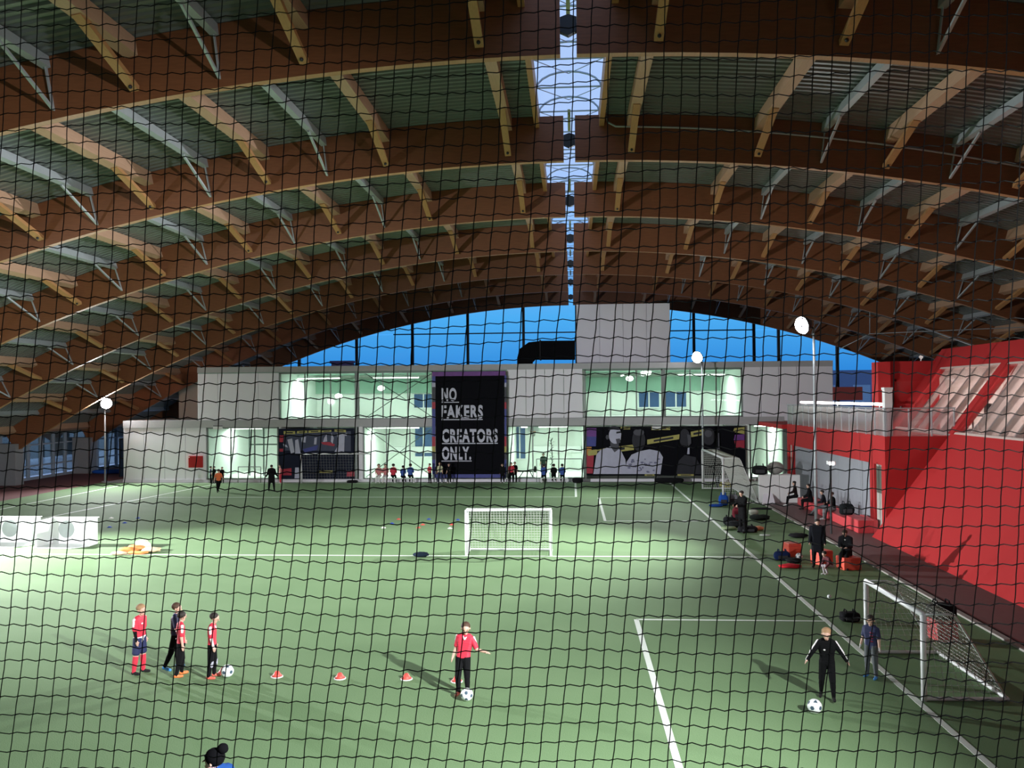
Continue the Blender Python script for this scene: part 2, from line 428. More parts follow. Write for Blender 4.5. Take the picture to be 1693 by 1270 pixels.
# buildings outside, seen through the glazing
def outside(label, a, b, colr, cols, rows, face):
    T = thing('distant_building', label, 'building', ((a[0]+b[0])/2,(a[1]+b[1])/2,0), 'buildings outside at dusk')
    mm = mat('dusk_wall_'+label[:8], colr, .8, var=.1)
    obj('block', MB().box(a, b), mm, T)
    gm = mat('dusk_window', (.25,.3,.4), .2, var=.1)
    for i in range(cols):
        for j in range(rows):
            zz = a[2]+1.0+j*(b[2]-a[2]-1)/rows; h_ = (b[2]-a[2])/rows*.5
            if face == 'y':
                x = a[0]+(b[0]-a[0])*(i+.25)/cols; ww = (b[0]-a[0])/cols*.5
                obj('window', MB().box((x,a[1]-.05,zz),(x+ww,a[1]+.05,zz+h_)), gm, T)
            else:
                yy = a[1]+(b[1]-a[1])*(i+.25)/cols; ww = (b[1]-a[1])/cols*.5
                obj('window', MB().box((b[0]-.05,yy,zz),(b[0]+.05,yy+ww,zz+h_)), gm, T)
outside('long low building outside beyond the right end of the glazed gable', (14,125,-1),(62,140,9.3),(.10,.13,.24),10,2,'y')
outside('dusky building outside behind the far left corner windows', (-75,120,-1),(-22,135,8),(.35,.42,.55),9,2,'y')
outside('pale building outside the left window wall', (-75,20,-1),(-62,110,11),(.78,.84,.92),22,3,'x')
obj('ground_outside', MB().box((-200,-60,-1.2),(200,260,-1)), mat('asphalt',(.50,.55,.62),.9), None)['kind'] = 'structure'

# ================================================================== FAR BUILDING (two storeys inside the hall)
FY = FACADE_Y
def fx(u): return at(u, 700, FY)[0]
wall_far = setting('wall_far', (0,FY,0))
Z1, Z2, Z3, ZT = 3.95, 4.47, 7.85, 8.3
def panel_run(u0, u1, z0, z1, n, y=FY, name='panel', m_=M_PANEL):
    x0, x1 = fx(u0), fx(u1); wd = (x1-x0)/n
    for i in range(n):
        obj(name, MB().rbox((x0+wd*i+.015,y-.02,z0+.01),(x0+wd*(i+1)-.015,y+.2,z1-.01),.012), m_, wall_far)
panel_run(204,341,.2,Z1,4); panel_run(327,461,Z2,Z3,4); panel_run(839,964,Z2,Z3+.08,4); panel_run(1229,1378,Z2-.3,ZT-.12,5)
panel_run(590,600,.2,Z1,1); panel_run(461,585,.2,.75,1)
XL, XR = fx(327), fx(1378)
obj('slab_band', MB().box((fx(204),FY-.06,Z1),(fx(1296),FY+8.2,Z2)), M_BAND, wall_far)
obj('roof_slab', MB().box((XL,FY-.06,Z3+.05),(XR,FY+16,ZT)), M_BAND, wall_far)
obj('plinth', MB().box((fx(204),FY-.10,0),(fx(1240),FY+.05,.2)), M_PANEL, wall_far)
obj('room_floor', MB().box((fx(204),FY+.05,.02),(fx(1296),FY+9,.18)), M_ROOMW, wall_far)
obj('room_back', MB().box((fx(204),FY+9,0),(XR,FY+9.2,Z3+.05)), M_ROOMW, wall_far)
obj('upper_ceiling', MB().box((XL,FY+.1,Z3-.02),(XR,FY+9,Z3+.05)), M_ROOMG, wall_far)
obj('green_beam', MB().box((fx(462),FY+8.6,Z3-1.5),(fx(1228),FY+8.98,Z3-.35)), M_ROOMG, wall_far)
obj('wall_shelf', MB().box((fx(600),FY+8.7,1.5),(fx(700),FY+9,2.0)).box((fx(870),FY+8.7,1.5),(fx(962),FY+9,2.0)), M_WHITE, wall_far)
for u in (204.5,341,461,589,717,838,967,1236,1296):
    obj('partition', MB().box((fx(u)-.1,FY+.2,.02),(fx(u)+.1,FY+9,Z1)), M_ROOMW, wall_far)
for u in (327.5,462,716,838,966,1229,1377):
    obj('partition', MB().box((fx(u)-.1,FY+.2,Z2),(fx(u)+.1,FY+9,Z3)), M_ROOMW, wall_far)
# glazed bays
def bay(u0, u1, z0, z1, n, frame=.09):
    global win_n
    win_n += 1
    x0, x1 = fx(u0), fx(u1); W = setting('window_%d' % win_n, ((x0+x1)/2, FY, z0))
    obj('frame', MB().box((x0,FY+.0,z0),(x1,FY+.12,z0+frame)).box((x0,FY,z1-frame),(x1,FY+.12,z1)).box((x0,FY,z0),(x0+frame,FY+.12,z1)).box((x1-frame,FY,z0),(x1,FY+.12,z1)), M_FRAME, W)
    wd = (x1-x0)/n
    for i in range(n):
        if i: obj('mullion', MB().box((x0+wd*i-.04,FY+.01,z0+frame),(x0+wd*i+.04,FY+.11,z1-frame)), M_FRAME, W)
        obj('pane', MB().box((x0+wd*i+.04,FY+.05,z0+frame),(x0+wd*(i+1)-.04,FY+.07,z1-frame)), M_GREENGLASS, W)
    return W
bay(342,460,.2,Z1,3); bay(600,716,.2,Z1,3); bay(838,966,.2,Z1,3); bay(1239,1296,.2,Z1,2)
bay(462,589,Z2,Z3,3); bay(592,716,Z2,Z3,3); bay(967,1096,Z2,Z3,3); bay(1099,1228,Z2,Z3,3)
obj('column', MB().box((fx(587),FY-.02,.2),(fx(593),FY+.3,Z3)), M_FRAME, wall_far)
obj('column', MB().box((fx(1096),FY-.02,Z2),(fx(1100),FY+.3,Z3)), M_FRAME, wall_far)
# diagonal bracing behind the middle glass
for z0, z1 in ((.3,Z1-.1),(Z2+.1,Z3-.1)):
    obj('cross_brace', MB().tube([(fx(602),FY+.5,z0),(fx(714),FY+.5,z1)],.03,5).tube([(fx(602),FY+.5,z1),(fx(714),FY+.5,z0)],.03,5), M_FRAME, wall_far)
# inner doors and blue back windows of the rooms
def backwin(u0, u1, z0, z1):
    x0, x1 = [v*(FY+8.9)/FY for v in (fx(u0), fx(u1))]
    b = MB().box((x0,FY+8.93,z0),(x1,FY+8.99,z1)); obj('back_window', b, mat('dusk_pane',(.07,.12,.26),.15,var=.15), wall_far)
    xm = (x0+x1)/2; obj('back_window_frame', MB().box((xm-.05,FY+8.88,z0),(xm+.05,FY+8.95,z1)).box((x0-.08,FY+8.86,z0-.1),(x1+.08,FY+8.95,z0)), M_WHITE, wall_far)
backwin(685,716,Z2+.7,Z3-1.6); backwin(1057,1090,Z2+.6,Z3-1.6); backwin(1101,1135,Z2+.6,Z3-1.6); backwin(686,714,1.2,3.6); backwin(850,868,1.0,3.6)
def inner_door(u0, u1):
    x0, x1 = fx(u0), fx(u1); y = FY+3.0
    b = MB()
    for x in (x0,(x0+x1)/2,x1): b.box((x-.05,y,.2),(x+.05,y+.08,3.8))
    b.box((x0,y,2.5),(x1,y+.08,2.6)); obj('door_frame', b, M_FRAME, wall_far)
inner_door(387,436)
# room lamps: tubes that carry their own area light
def room_lamp(x, y, z, L, axis='x', power=160, name='strip_lamp', label='', down=True):
    T = thing(name, label, 'ceiling lamp', (x,y,z), 'strip lamps in the far building')
    h = (L/2,.07) if axis == 'x' else (.07,L/2)
    obj('housing', MB().box((x-h[0],y-h[1],z+.03),(x+h[0],y+h[1],z+.09)), M_WHITE, T)
    obj('tube', MB().tube([(x-h[0]*(axis=='x'),y-h[1]*(axis=='y'),z),(x+h[0]*(axis=='x'),y+h[1]*(axis=='y'),z)], .035, 6), M_ROOMLAMP, T)
    l = bpy.data.lights.new('tube_light', 'AREA'); l.shape = 'RECTANGLE'; l.size = L if axis == 'x' else .2; l.size_y = .2 if axis == 'x' else L
    l.energy = power; l.color = (.93,1.0,.94)
    lo = bpy.data.objects.new('tube_light', l); C.objects.link(lo); lo.parent = T; lo.location = (0,0,-.06)
for (u, dy, zz, L, ax, wh) in [(401,4,Z1-.25,3,'x','the ground floor glass room by the red box'),(655,4,Z1-.25,3.5,'x','the ground floor room left of the black banner'),
        (900,4,Z1-.25,3.5,'x','the ground floor room right of the black banner'),(1268,3,Z1-.25,1.8,'x','the narrow ground floor room by the red building'),
        (525,4,Z3-.35,3.5,'x','the upper left window bay'),(655,4,Z3-.35,3.5,'x','the upper window bay beside the banner'),
        (1030,4,Z3-.35,3.5,'y','the upper right window, left bay'),(1160,4,Z3-.35,3.5,'x','the upper right window, right bay')]:
    xx = fx(u)*(FY+dy)/FY
    room_lamp(xx, FY+dy, zz, L, ax, 330, label='white strip lamp on the ceiling of '+wh)
# round pendant lamps of the upper floor
for i, (u, v, wh) in enumerate([(560,655,'in the upper left window bay'),(630,642,'in the window bay left of the banner'),(1041,626,'low in the upper right window'),(1071,616,'high in the upper right window')]):
    p = at(u, v, FY+5)
    T = thing('pendant_lamp', 'round white pendant lamp '+wh, 'pendant lamp', p, 'pendant lamps in the upper rooms')
    obj('shade', MB().ell(p,(.28,.28,.2),14,8), M_ROOMLAMP, T, True)
    obj('cord', MB().tube([(p[0],p[1],p[2]+.15),(p[0],p[1],Z3)], .012, 5), M_DKSTEEL, T)
# tower, duct and case on the roof of the far building
TY = FY+4
tw = thing('stair_tower', 'tall pale grey tower box standing on the far building under the roof', 'tower', (4,TY,ZT))
x0, x1 = at(953,560,TY)[0], at(1108,560,TY)[0]; zt = at(1000,503,TY)[2]
wd = (x1-x0)/4
obj('core', MB().box((x0+.05,TY+.05,ZT),(x1-.05,TY+6,zt-.02)), M_PANEL, tw)
for i in range(4):
    obj('panel', MB().rbox((x0+wd*i+.012,TY-.03,ZT),(x0+wd*(i+1)-.012,TY+.06,zt),.012), M_PANEL, tw)
DY = FY+5
pts = [at(862,604,DY),at(862,594,DY),at(868,583,DY),at(880,576,DY),at(900,574,DY),at(956,574,DY)]
dt = thing('ventilation_duct', 'fat black ventilation duct bending onto the roof beside the tower', 'duct', (at(862,604,DY)[0],DY,ZT))
b = MB(); vs = []
prof_lo = [at(855,604,DY),at(855,592,DY),at(859,577,DY),at(874,566,DY),at(895,563.5,DY),at(951,563,DY),at(951,594,DY),at(884,594,DY),at(880,598,DY),at(879,604,DY)]
b.prism(prof_lo,(0,1.3,0)); obj('duct_body', b, mat('duct_black',(.006,.006,.007),.9,0.0,.1), dt)
obj('flange', MB().box((at(893,580,DY)[0]-.05,DY-.06,at(893,595,DY)[2]),(at(893,580,DY)[0]+.05,DY+1.36,at(893,562,DY)[2])), M_BLACK, dt)
cs = thing('roof_case', 'small violet case standing on the roof of the far building', 'case', (at(564,602,FY+3)[0],FY+3,ZT))
a, b_ = at(545,592,FY+3), at(585,603,FY+3)
mV = mat('violet_case',(.12,.11,.42),.5)
obj('body', MB().rbox((a[0]+.12,FY+3,ZT),(b_[0]-.12,FY+3.6,ZT+.33),.03), mV, cs); obj('lid', MB().rbox((a[0],FY+2.95,ZT+.33),(b_[0],FY+3.65,ZT+.5),.03), mV, cs)
# red box on the far wall, lit sign over the glass door, camera lamp
rb = at(313,754,FY-.03); rc = at(336,773,FY-.03)
T = thing('red_wall_box', 'square red box mounted on the grey wall at far left', 'box', ((rb[0]+rc[0])/2,FY-.02,rc[2]))
obj('case', MB().rbox((rb[0],FY-.2,rc[2]),(rc[0],FY-.02,rb[2]),.03), M_RED, T); obj('latch', MB().box((rb[0]+.03,FY-.23,rb[2]-.12),(rb[0]+.1,FY-.2,rb[2]-.05)), M_WHITE, T)
a, b_ = at(353,705,FY-.06), at(368,709,FY-.06)
T = thing('exit_sign_lamp', 'small white sign lamp hanging from the band above the left glass door', 'sign', ((a[0]+b_[0])/2,FY-.1,b_[2]))
obj('lamp_body', MB().rbox((a[0],FY-.16,b_[2]-.05),(b_[0],FY-.06,a[2]),.02), M_WHITE, T); obj('bracket', MB().box((a[0],FY-.14,a[2]),(b_[0],FY-.06,a[2]+.05)), M_DKSTEEL, T)
a, b_ = at(1078,705,FY-.06), at(1094,709,FY-.06)
T = thing('exit_sign_lamp', 'small white sign lamp on the band above the footballer poster', 'sign', ((a[0]+b_[0])/2,FY-.1,b_[2]))
obj('lamp_body', MB().rbox((a[0],FY-.2,b_[2]-.05),(b_[0],FY-.06,a[2]),.02), M_WHITE, T); obj('bracket', MB().box((a[0],FY-.14,a[2]),(b_[0],FY-.06,a[2]+.05)), M_DKSTEEL, T)

# ------------------------------------------------------------------ banner
BY = FY-.30
M_INK = mat('banner_black',(.006,.006,.009),.9,0.0,.1,var=.1); M_LET = mat('banner_letter',(.56,.56,.68),.6,var=.05)
M_BLUEP = mat('print_blue',(.06,.07,.30),.6,var=.25,scale=3); M_REDP = mat('print_red',(.42,.03,.06),.6,var=.2,scale=3)
M_PURP = mat('print_purple',(.17,.05,.27),.6,var=.3,scale=3); M_YELP = mat('print_yellow',(.45,.40,.12),.6,var=.15,scale=4)
M_LIL = mat('print_lilac',(.50,.50,.64),.6,var=.12,scale=3); M_GREYP = mat('print_grey',(.10,.10,.12),.9,0.0,.1,var=.2,scale=3)
M_MIDP = mat('print_mid',(.045,.045,.055),.9,0.0,.1,var=.2,scale=3); M_ORAP = mat('print_orange',(.6,.25,.05),.6,var=.15)
bn = thing('hanging_banner', 'tall black banner with white slogan lettering hanging over both storeys', 'banner', (fx(776),BY,.4))
def brect(u0, v0, u1, v1, y, th, name, m_, par):
    a, b = at(u0,v0,y), at(u1,v1,y)
    return obj(name, MB().box((a[0],y-th,b[2]),(b[0],y,a[2])), m_, par)
brect(720,620,834,784,BY,.04,'cloth',M_INK,bn)
brect(715,615,836,621,BY,.06,'top_batten',M_PURP,bn)
brect(718,784,836,790,BY,.04,'bottom_strip',M_BLUEP,bn)
for u_ in (722,750,776,802,830):
    q_ = at(u_,616,BY); obj('hanger', MB().box((q_[0]-.03,BY-.01,q_[2]-.02),(q_[0]+.03,FY-.02,q_[2]+.04)), M_FRAME, bn)
for u0, u1 in ((714.5,720),(834,837.5)):
    seg = [621,633,640,665,676,700,722,738,748,760,784]; mm = [M_BLUEP,M_LIL,M_GREYP,M_REDP,M_BLUEP,M_BLUEP,M_REDP,M_YELP,M_GREYP,M_BLUEP]
    for i in range(10): brect(u0,seg[i],u1,seg[i+1],BY,.04,'edge_print',mm[i],bn)
def text_mesh(body, u0, v0, u1, v1, y, par, m_, bold=.04):
    cu = bpy.data.curves.new('lettering','FONT'); cu.body = body; cu.offset = bold; cu.extrude = .01; cu.resolution_u = 4; cu.space_character = 1.16
    to = bpy.data.objects.new('tmp', cu); C.objects.link(to)
    dg = bpy.context.evaluated_depsgraph_get(); me = bpy.data.meshes.new_from_object(to.evaluated_get(dg))
    bpy.data.objects.remove(to)
    co_ = np.array([v.co[:] for v in me.vertices]); mn, mxx = co_.min(0), co_.max(0)
    a, b = at(u0,v0,y), at(u1,v1,y)
    sx = (b[0]-a[0])/(mxx[0]-mn[0]); sz = (a[2]-b[2])/(mxx[1]-mn[1]); o0 = wloc(par)
    for v, c in zip(me.vertices, co_):
        v.co = (a[0]+(c[0]-mn[0])*sx-o0.x, y-.004-c[2]-o0.y, b[2]+(c[1]-mn[1])*sz-o0.z)
    me.materials.clear(); me.materials.append(m_)
    o = bpy.data.objects.new('lettering', me); C.objects.link(o); o.parent = par; return o
TYB = BY-.05
for body, u0, v0, u1, v1, ul in (('NO',730,641.5,755,663.5,759),('FAKERS',730,670,798.5,692,798),('CREATORS',730.7,709.4,823,731.5,823),('ONLY.',730.7,738.6,779,760.6,780)):
    text_mesh(body,u0,v0,u1,v1,TYB,bn,M_LET)
    brect(730,v1+1.2,ul,v1+2.4,TYB,.01,'underline',M_LET,bn)
# ------------------------------------------------------------------ posters
def poster(u0, v0, u1, v1, label, base_m):
    a, b = at(u0,v0,FY-.05), at(u1,v1,FY-.05)
    T = thing('wall_poster', label, 'poster', ((a[0]+b[0])/2,FY-.03,b[2]), 'printed wall posters')
    obj('sheet', MB().box((a[0],FY-.05,b[2]),(b[0],FY-.03,a[2])), base_m, T); return T
LAY = [0]
def shape(T, name, pts, m_):          # flat print as a thin layer on the sheet
    LAY[0] += 1; y = FY-.052-.002*LAY[0]
    obj(name, MB().prism([at(u,v,y) for u,v in pts], (0,-.0015,0)), m_, T)
def oval(cx, cy, rx, ry, n=18, a0=0, a1=2*PI): return [(cx+rx*math.cos(a0+(a1-a0)*i/n), cy+ry*math.sin(a0+(a1-a0)*i/n)) for i in range(n)]
def tape(T, u0, v0, u1, v1, h):
    shape(T,'print_tape',[(u0,v0),(u1,v1),(u1,v1+h),(u0,v0+h)],M_YELP)
    shape(T,'print_tape_mark',[(u0+(u1-u0)*.2,v0+(v1-v0)*.2+h*.3),(u0+(u1-u0)*.8,v0+(v1-v0)*.8+h*.3),(u0+(u1-u0)*.8,v0+(v1-v0)*.8+h*.7),(u0+(u1-u0)*.2,v0+(v1-v0)*.2+h*.7)],M_MIDP)
pr = poster(969,706,1233,786,'wide black poster of four players with diagonal yellow tape',M_INK)
shape(pr,'print_block',[(970,708),(986,708),(986,722),(970,722)],M_PURP); shape(pr,'print_block',[(970,722),(986,722),(985,738),(970,738)],M_BLUEP)
shape(pr,'print_block',[(970,739),(978,739),(978,752),(970,752)],M_ORAP); shape(pr,'print_block',[(970,752),(982,752),(980,783),(970,783)],M_REDP)
shape(pr,'print_block',[(1214,708),(1231,706),(1231,718),(1212,714)],M_YELP); shape(pr,'print_block',[(1215,719),(1231,718),(1231,728),(1213,728)],M_PURP); shape(pr,'print_block',[(1214,729),(1231,728),(1231,741),(1216,740)],M_REDP)
tape(pr,972,745,1048,735,9); tape(pr,1070,727,1124,718,8); tape(pr,1142,714,1164,710,9); tape(pr,1026,706,1042,706,4); tape(pr,1077,706,1108,706,5); tape(pr,1066,784,1082,784,3); tape(pr,1120,784,1148,784,3)
shape(pr,'print_figure',[(981,784),(986,752),(993,744),(1010,738),(1026,744),(1034,760),(1036,784)],M_LIL)        # left player shirt
shape(pr,'print_figure',[(1009,728),(1022,728),(1024,742),(1016,748),(1009,738)],M_GREYP)
shape(pr,'print_figure',oval(1017,720,10.5,14),M_LIL); shape(pr,'print_hair',oval(1015,711,9.5,6.5,12,PI,2*PI),M_MIDP); shape(pr,'print_shadow',[(1019,714),(1026,713),(1027,716),(1019,717)],M_MIDP); shape(pr,'print_shadow',[(1018,726),(1025,725),(1026,732),(1020,734)],M_GREYP)
shape(pr,'print_figure',oval(1004,723,2.5,4,10),M_GREYP)
shape(pr,'print_figure',[(1033,784),(1036,764),(1044,752),(1058,746),(1074,743),(1090,746),(1096,756),(1092,784)],M_LIL)
for i in range(26):
    uu, vv = random.uniform(1038,1090), random.uniform(758,781); shape(pr,'print_fleck',oval(uu,vv,random.uniform(1.2,3.2),random.uniform(.8,2.2),7),mat('print_slate',(.18,.18,.30),.6))
shape(pr,'print_figure',oval(1056,728,11,18),M_MIDP); shape(pr,'print_figure',oval(1056,715,9,5.5),M_GREYP)
shape(pr,'print_figure',[(1118,784),(1122,762),(1132,752),(1150,756),(1158,770),(1158,784)],M_MIDP); shape(pr,'print_figure',oval(1132,724,9,15),M_MIDP); shape(pr,'print_figure',[(1136,718),(1142,720),(1143,733),(1138,738)],M_GREYP); shape(pr,'print_collar',[(1137,741),(1140,740),(1140,751),(1136,751)],M_LIL)
shape(pr,'print_figure',oval(1172,722,11,14),M_MIDP); shape(pr,'print_figure',oval(1171,717,6,6),M_GREYP); shape(pr,'print_figure',[(1158,746),(1186,740),(1206,752),(1210,784),(1158,784)],M_BLACK); shape(pr,'print_edge',[(1187,716),(1189,716),(1190,743),(1180,744),(1180,742),(1187,741)],M_GREYP)
LAY[0] = 0
pl = poster(461,709,586,792,'dark poster of running players behind the far left goal',mat('poster_navy',(.018,.021,.04),.9,0.0,.1,var=.3,scale=1.5))
shape(pl,'print_block',[(470,716),(580,713),(580,746),(468,745)],mat('print_navy',(.05,.06,.11),.6,var=.3,scale=2))
for a in ((469,713,488,713,5),(491,713,508,712,4),(510,712,530,711,4),(532,712,548,711,3),(553,710,572,711,4),(528,778,550,778,4)): tape(pl,*a)
for pts, m_ in (([(475,727),(483,725),(487,748),(481,750)],M_LIL),([(488,728),(493,726),(497,750),(488,750)],M_LIL),([(498,724),(506,722),(505,732),(499,731)],M_LIL),([(520,724),(524,723),(523,735),(519,735)],M_LIL),([(536,724),(540,718),(541,730),(534,731)],M_LIL),
        ([(557,717),(570,717),(569,748),(553,747),(560,735)],M_LIL),([(500,743),(526,736),(524,744),(504,748)],M_BLUEP),([(530,731),(545,731),(554,735),(552,738),(534,735)],M_REDP),([(462,720),(469,720),(468,731),(462,731)],M_REDP),([(462,742),(468,742),(468,747),(462,747)],M_REDP),
        ([(465,776),(482,774),(482,786),(465,786)],M_REDP),([(488,773),(494,773),(495,791),(487,791)],M_LIL),([(570,716),(574,716),(573,721),(570,720)],M_LIL),([(574,780),(586,780),(586,788),(573,788)],M_REDP),([(548,716),(552,724),(550,734),(547,730)],M_LIL),([(468,734),(474,736),(476,740),(469,738)],M_LIL)):
    shape(pl,'print_shape',pts,m_)

# ================================================================== RED BUILDING ON THE RIGHT
K = .7577; X0 = 12.4; Y0I, Y1I = -6.0, 37.4
def inc(z, off=0.0):           # x on the inclined front, off = distance into the building
    return X0+K*z+off
wall_red = setting('wall_red', (12.4,20,0))
def slab(y0, y1, z0, z1, th, name, m_, off=0.0):
    p = [(inc(z0,off),y0,z0),(inc(z1,off),y0,z1),(inc(z1,off)+th,y0,z1),(inc(z0,off)+th,y0,z0)]
    return obj(name, MB().prism(p,(0,y1-y0,0)), m_, wall_red)
ZG0, ZG1, ZF = 4.30, 7.24, 8.2
slab(Y0I,Y1I,0,ZG0,.3,'inclined_panel',M_RED)
slab(Y0I,45.3,ZG1,ZF,.3,'fascia',M_RED)
units = [(37.6,43.7),(31.4,37.1),(25.2,30.9),(19.0,24.7)]
slab(43.7,45.3,ZG0-.1,ZG1,.3,'end_frame',M_RED)
for a, b in zip([u[0] for u in units],[u[0]-.5 for u in units]):
    slab(b,a,ZG0,ZG1,.45,'red_mullion',M_RED,-.06)
slab(Y0I,18.5,ZG0,ZG1,.3,'inclined_panel',M_RED)
M_CREAM = mat('cream_bar',(.62,.50,.46),.5,var=.05)
for y0, y1 in units:
    win_n += 1
    W = setting('window_%d' % win_n, (inc(ZG0),(y0+y1)/2,ZG0)); n = 5; wd = (y1-y0)/n
    for i in range(n):
        p = [(inc(ZG0,.08),y0+wd*i+.02,ZG0),(inc(ZG1,.08),y0+wd*i+.02,ZG1),(inc(ZG1,.1),y0+wd*i+.02,ZG1),(inc(ZG0,.1),y0+wd*i+.02,ZG0)]
        obj('pane', MB().prism(p,(0,wd-.04,0)), M_BALGLASS, W)
        if i:
            p = [(inc(ZG0,.12),y0+wd*i-.08,ZG0),(inc(ZG1,.12),y0+wd*i-.08,ZG1),(inc(ZG1,.36),y0+wd*i-.08,ZG1),(inc(ZG0,.36),y0+wd*i-.08,ZG0)]
            obj('glazing_beam', MB().prism(p,(0,.16,0)), M_CREAM, W)
    for zz in (ZG0, ZG1-.08):
        p = [(inc(zz,.0),y0,zz),(inc(zz+.08,.0),y0,zz+.08),(inc(zz+.08,.16),y0,zz+.08),(inc(zz,.16),y0,zz)]
        obj('frame', MB().prism(p,(0,y1-y0,0)), M_CREAM, W)
# inside of the upper storey
M_PINKW = mat('warm_white_room',(.74,.62,.58),.7,var=.03)
obj('upper_floor', MB().box((15.9,Y0I,4.0),(27,45.2,4.2)), mat('grey_carpet',(.16,.13,.13),.8), wall_red)
obj('room_back', MB().box((23.5,Y0I,4.2),(23.7,45.2,7.9)), M_PINKW, wall_red)
obj('room_ceiling', MB().box((18.75,Y0I,7.75),(27,45.05,7.85)), M_PINKW, wall_red)
obj('roof_top', MB().box((18.8,Y0I,8.05),(30,45.3,8.2)), M_RED, wall_red)
obj('end_panel', MB().prism([(15.75,45.2,4.2),(18.75,45.2,8.15),(27,45.2,8.15),(27,45.2,4.2)],(0,.15,0)), M_RED, wall_red)
obj('end_lining', MB().prism([(16.1,45.0,4.2),(18.75,45.0,7.75),(23.5,45.0,7.75),(23.5,45.0,4.2)],(0,.1,0)), M_PINKW, wall_red)
obj('room_partition', MB().prism([(16.6,37.3,4.2),(18.7,37.3,7.75),(23.5,37.3,7.75),(23.5,37.3,4.2)],(0,.1,0)), M_PINKW, wall_red)
for i, (y0,y1) in enumerate(units[:3]):
    for j in range(3):
        yy = y0+(y1-y0)*(j+.5)/3
        obj('wall_board', MB().box((23.38,yy-.6,4.9),(23.5,yy+.6,6.6)), [mat('grey_board',(.2,.17,.17),.6),mat('dark_board',(.09,.075,.075),.6),M_PINKW][(i+j)%3], wall_red)
# desks and dark furniture behind the glass
for (yy, xx, wdt, lab) in [(41.8,19.2,1.6,'dark desk behind the far sloping window of the red building'),(39.2,18.8,1.4,'low dark desk behind the far sloping window near the red mullion'),(34.6,18.9,1.8,'dark desk behind the near sloping window of the red building')]:
    T = thing('office_desk', lab, 'desk', (xx,yy,4.2), 'desks in the red building'); dm = mat('dark_furniture',(.07,.055,.055),.6)
    obj('desk_top', MB().box((xx-.4,yy-wdt/2,4.9),(xx+.4,yy+wdt/2,4.95)), dm, T)
    for sx in (-.36,.36):
        for sy in (-wdt/2+.05,wdt/2-.05): obj('leg', MB().box((xx+sx-.03,yy+sy-.03,4.2),(xx+sx+.03,yy+sy+.03,4.9)), dm, T)
    obj('monitor', MB().box((xx-.03,yy-.35,5.05),(xx+.03,yy+.35,5.5)).box((xx-.02,yy-.05,4.95),(xx+.02,yy+.05,5.05)), dm, T)
for i, (x, y, wh) in enumerate([(20.5,42.2,'deep behind the far sloping window'),(19.6,39.6,'over the desk behind the far sloping window'),(20.2,35.4,'over the desk behind the near sloping window'),(20.2,32.4,'at the right edge behind the near sloping window'),(20.2,27.5,'in the red building room next to the camera')]):
    T = thing('strip_lamp', 'white strip lamp '+wh, 'ceiling lamp', (x,y,7.5), 'strip lamps in the red building')
    obj('tube', MB().tube([(x-.5,y,7.5),(x+.5,y,7.5)],.05,6), M_ROOMLAMP, T); obj('housing', MB().box((x-.55,y-.08,7.56),(x+.55,y+.08,7.64)), M_WHITE, T)
    obj('hanger', MB().tube([(x,y,7.6),(x,y,7.76)],.02,5), M_WHITE, T)
    l = bpy.data.lights.new('tube_light','AREA'); l.shape = 'RECTANGLE'; l.size = 1.1; l.size_y = .3; l.energy = 380; l.color = (1,.9,.84)
    lo = bpy.data.objects.new('tube_light', l); C.objects.link(lo); lo.parent = T; lo.location = (0,0,-.08)
# lower block with terrace
BX, BY0, BY1, BT = 13.0, 37.4, 54.0, 4.2
blk = setting('wall_block', (BX,45,0))
def bbox(name, a, b, m_, r=None):
    return obj(name, MB().rbox(a,b,r) if r else MB().box(a,b), m_, blk)
GY0, GY1, GZ = 39.3, 52.6, 2.98
bbox('end_wall',(BX,BY0,0),(16.2,BY0+.25,BT),M_RED)
bbox('top_fascia',(BX,BY0+.25,GZ),(BX+.35,BY1,BT),M_RED)
bbox('red_pier',(BX,BY0+.25,0),(BX+.35,37.85,GZ),M_RED); bbox('red_pier',(BX,38.75,0),(BX+.35,GY0,GZ),M_RED)
bbox('red_pier',(BX,GY1,0),(BX+.35,GY1+.25,GZ),M_RED); bbox('red_pier',(BX,53.6,0),(BX+.35,BY1,GZ),M_RED)
bbox('door_strip',(BX+.1,37.85,.1),(BX+.2,38.75,GZ),mat('pale_glazed_door',(.45,.46,.42),.35,var=.1)); bbox('door_strip_panel',(BX+.06,37.95,1.75),(BX+.12,38.65,GZ-.1),mat('dark_olive_pane',(.10,.11,.09),.3))
bbox('door_strip',(BX+.1,GY1+.25,.1),(BX+.2,53.6,GZ),MATS['pale_glazed_door'])
n = 8
for i in range(n):
    y0 = GY0+(GY1-GY0)*i/n; y1 = GY0+(GY1-GY0)*(i+1)/n
    bbox('grey_panel',(BX+.12,y0+.01,.03),(BX+.22,y1-.01,GZ),M_GREYWALL,.01)
bbox('terrace_slab',(BX+.36,BY0+.26,BT-.25),(17.0,BY1,BT-.02),M_RED)
bbox('block_back',(BX+.35,BY1-.2,0),(17,BY1,BT),M_RED)
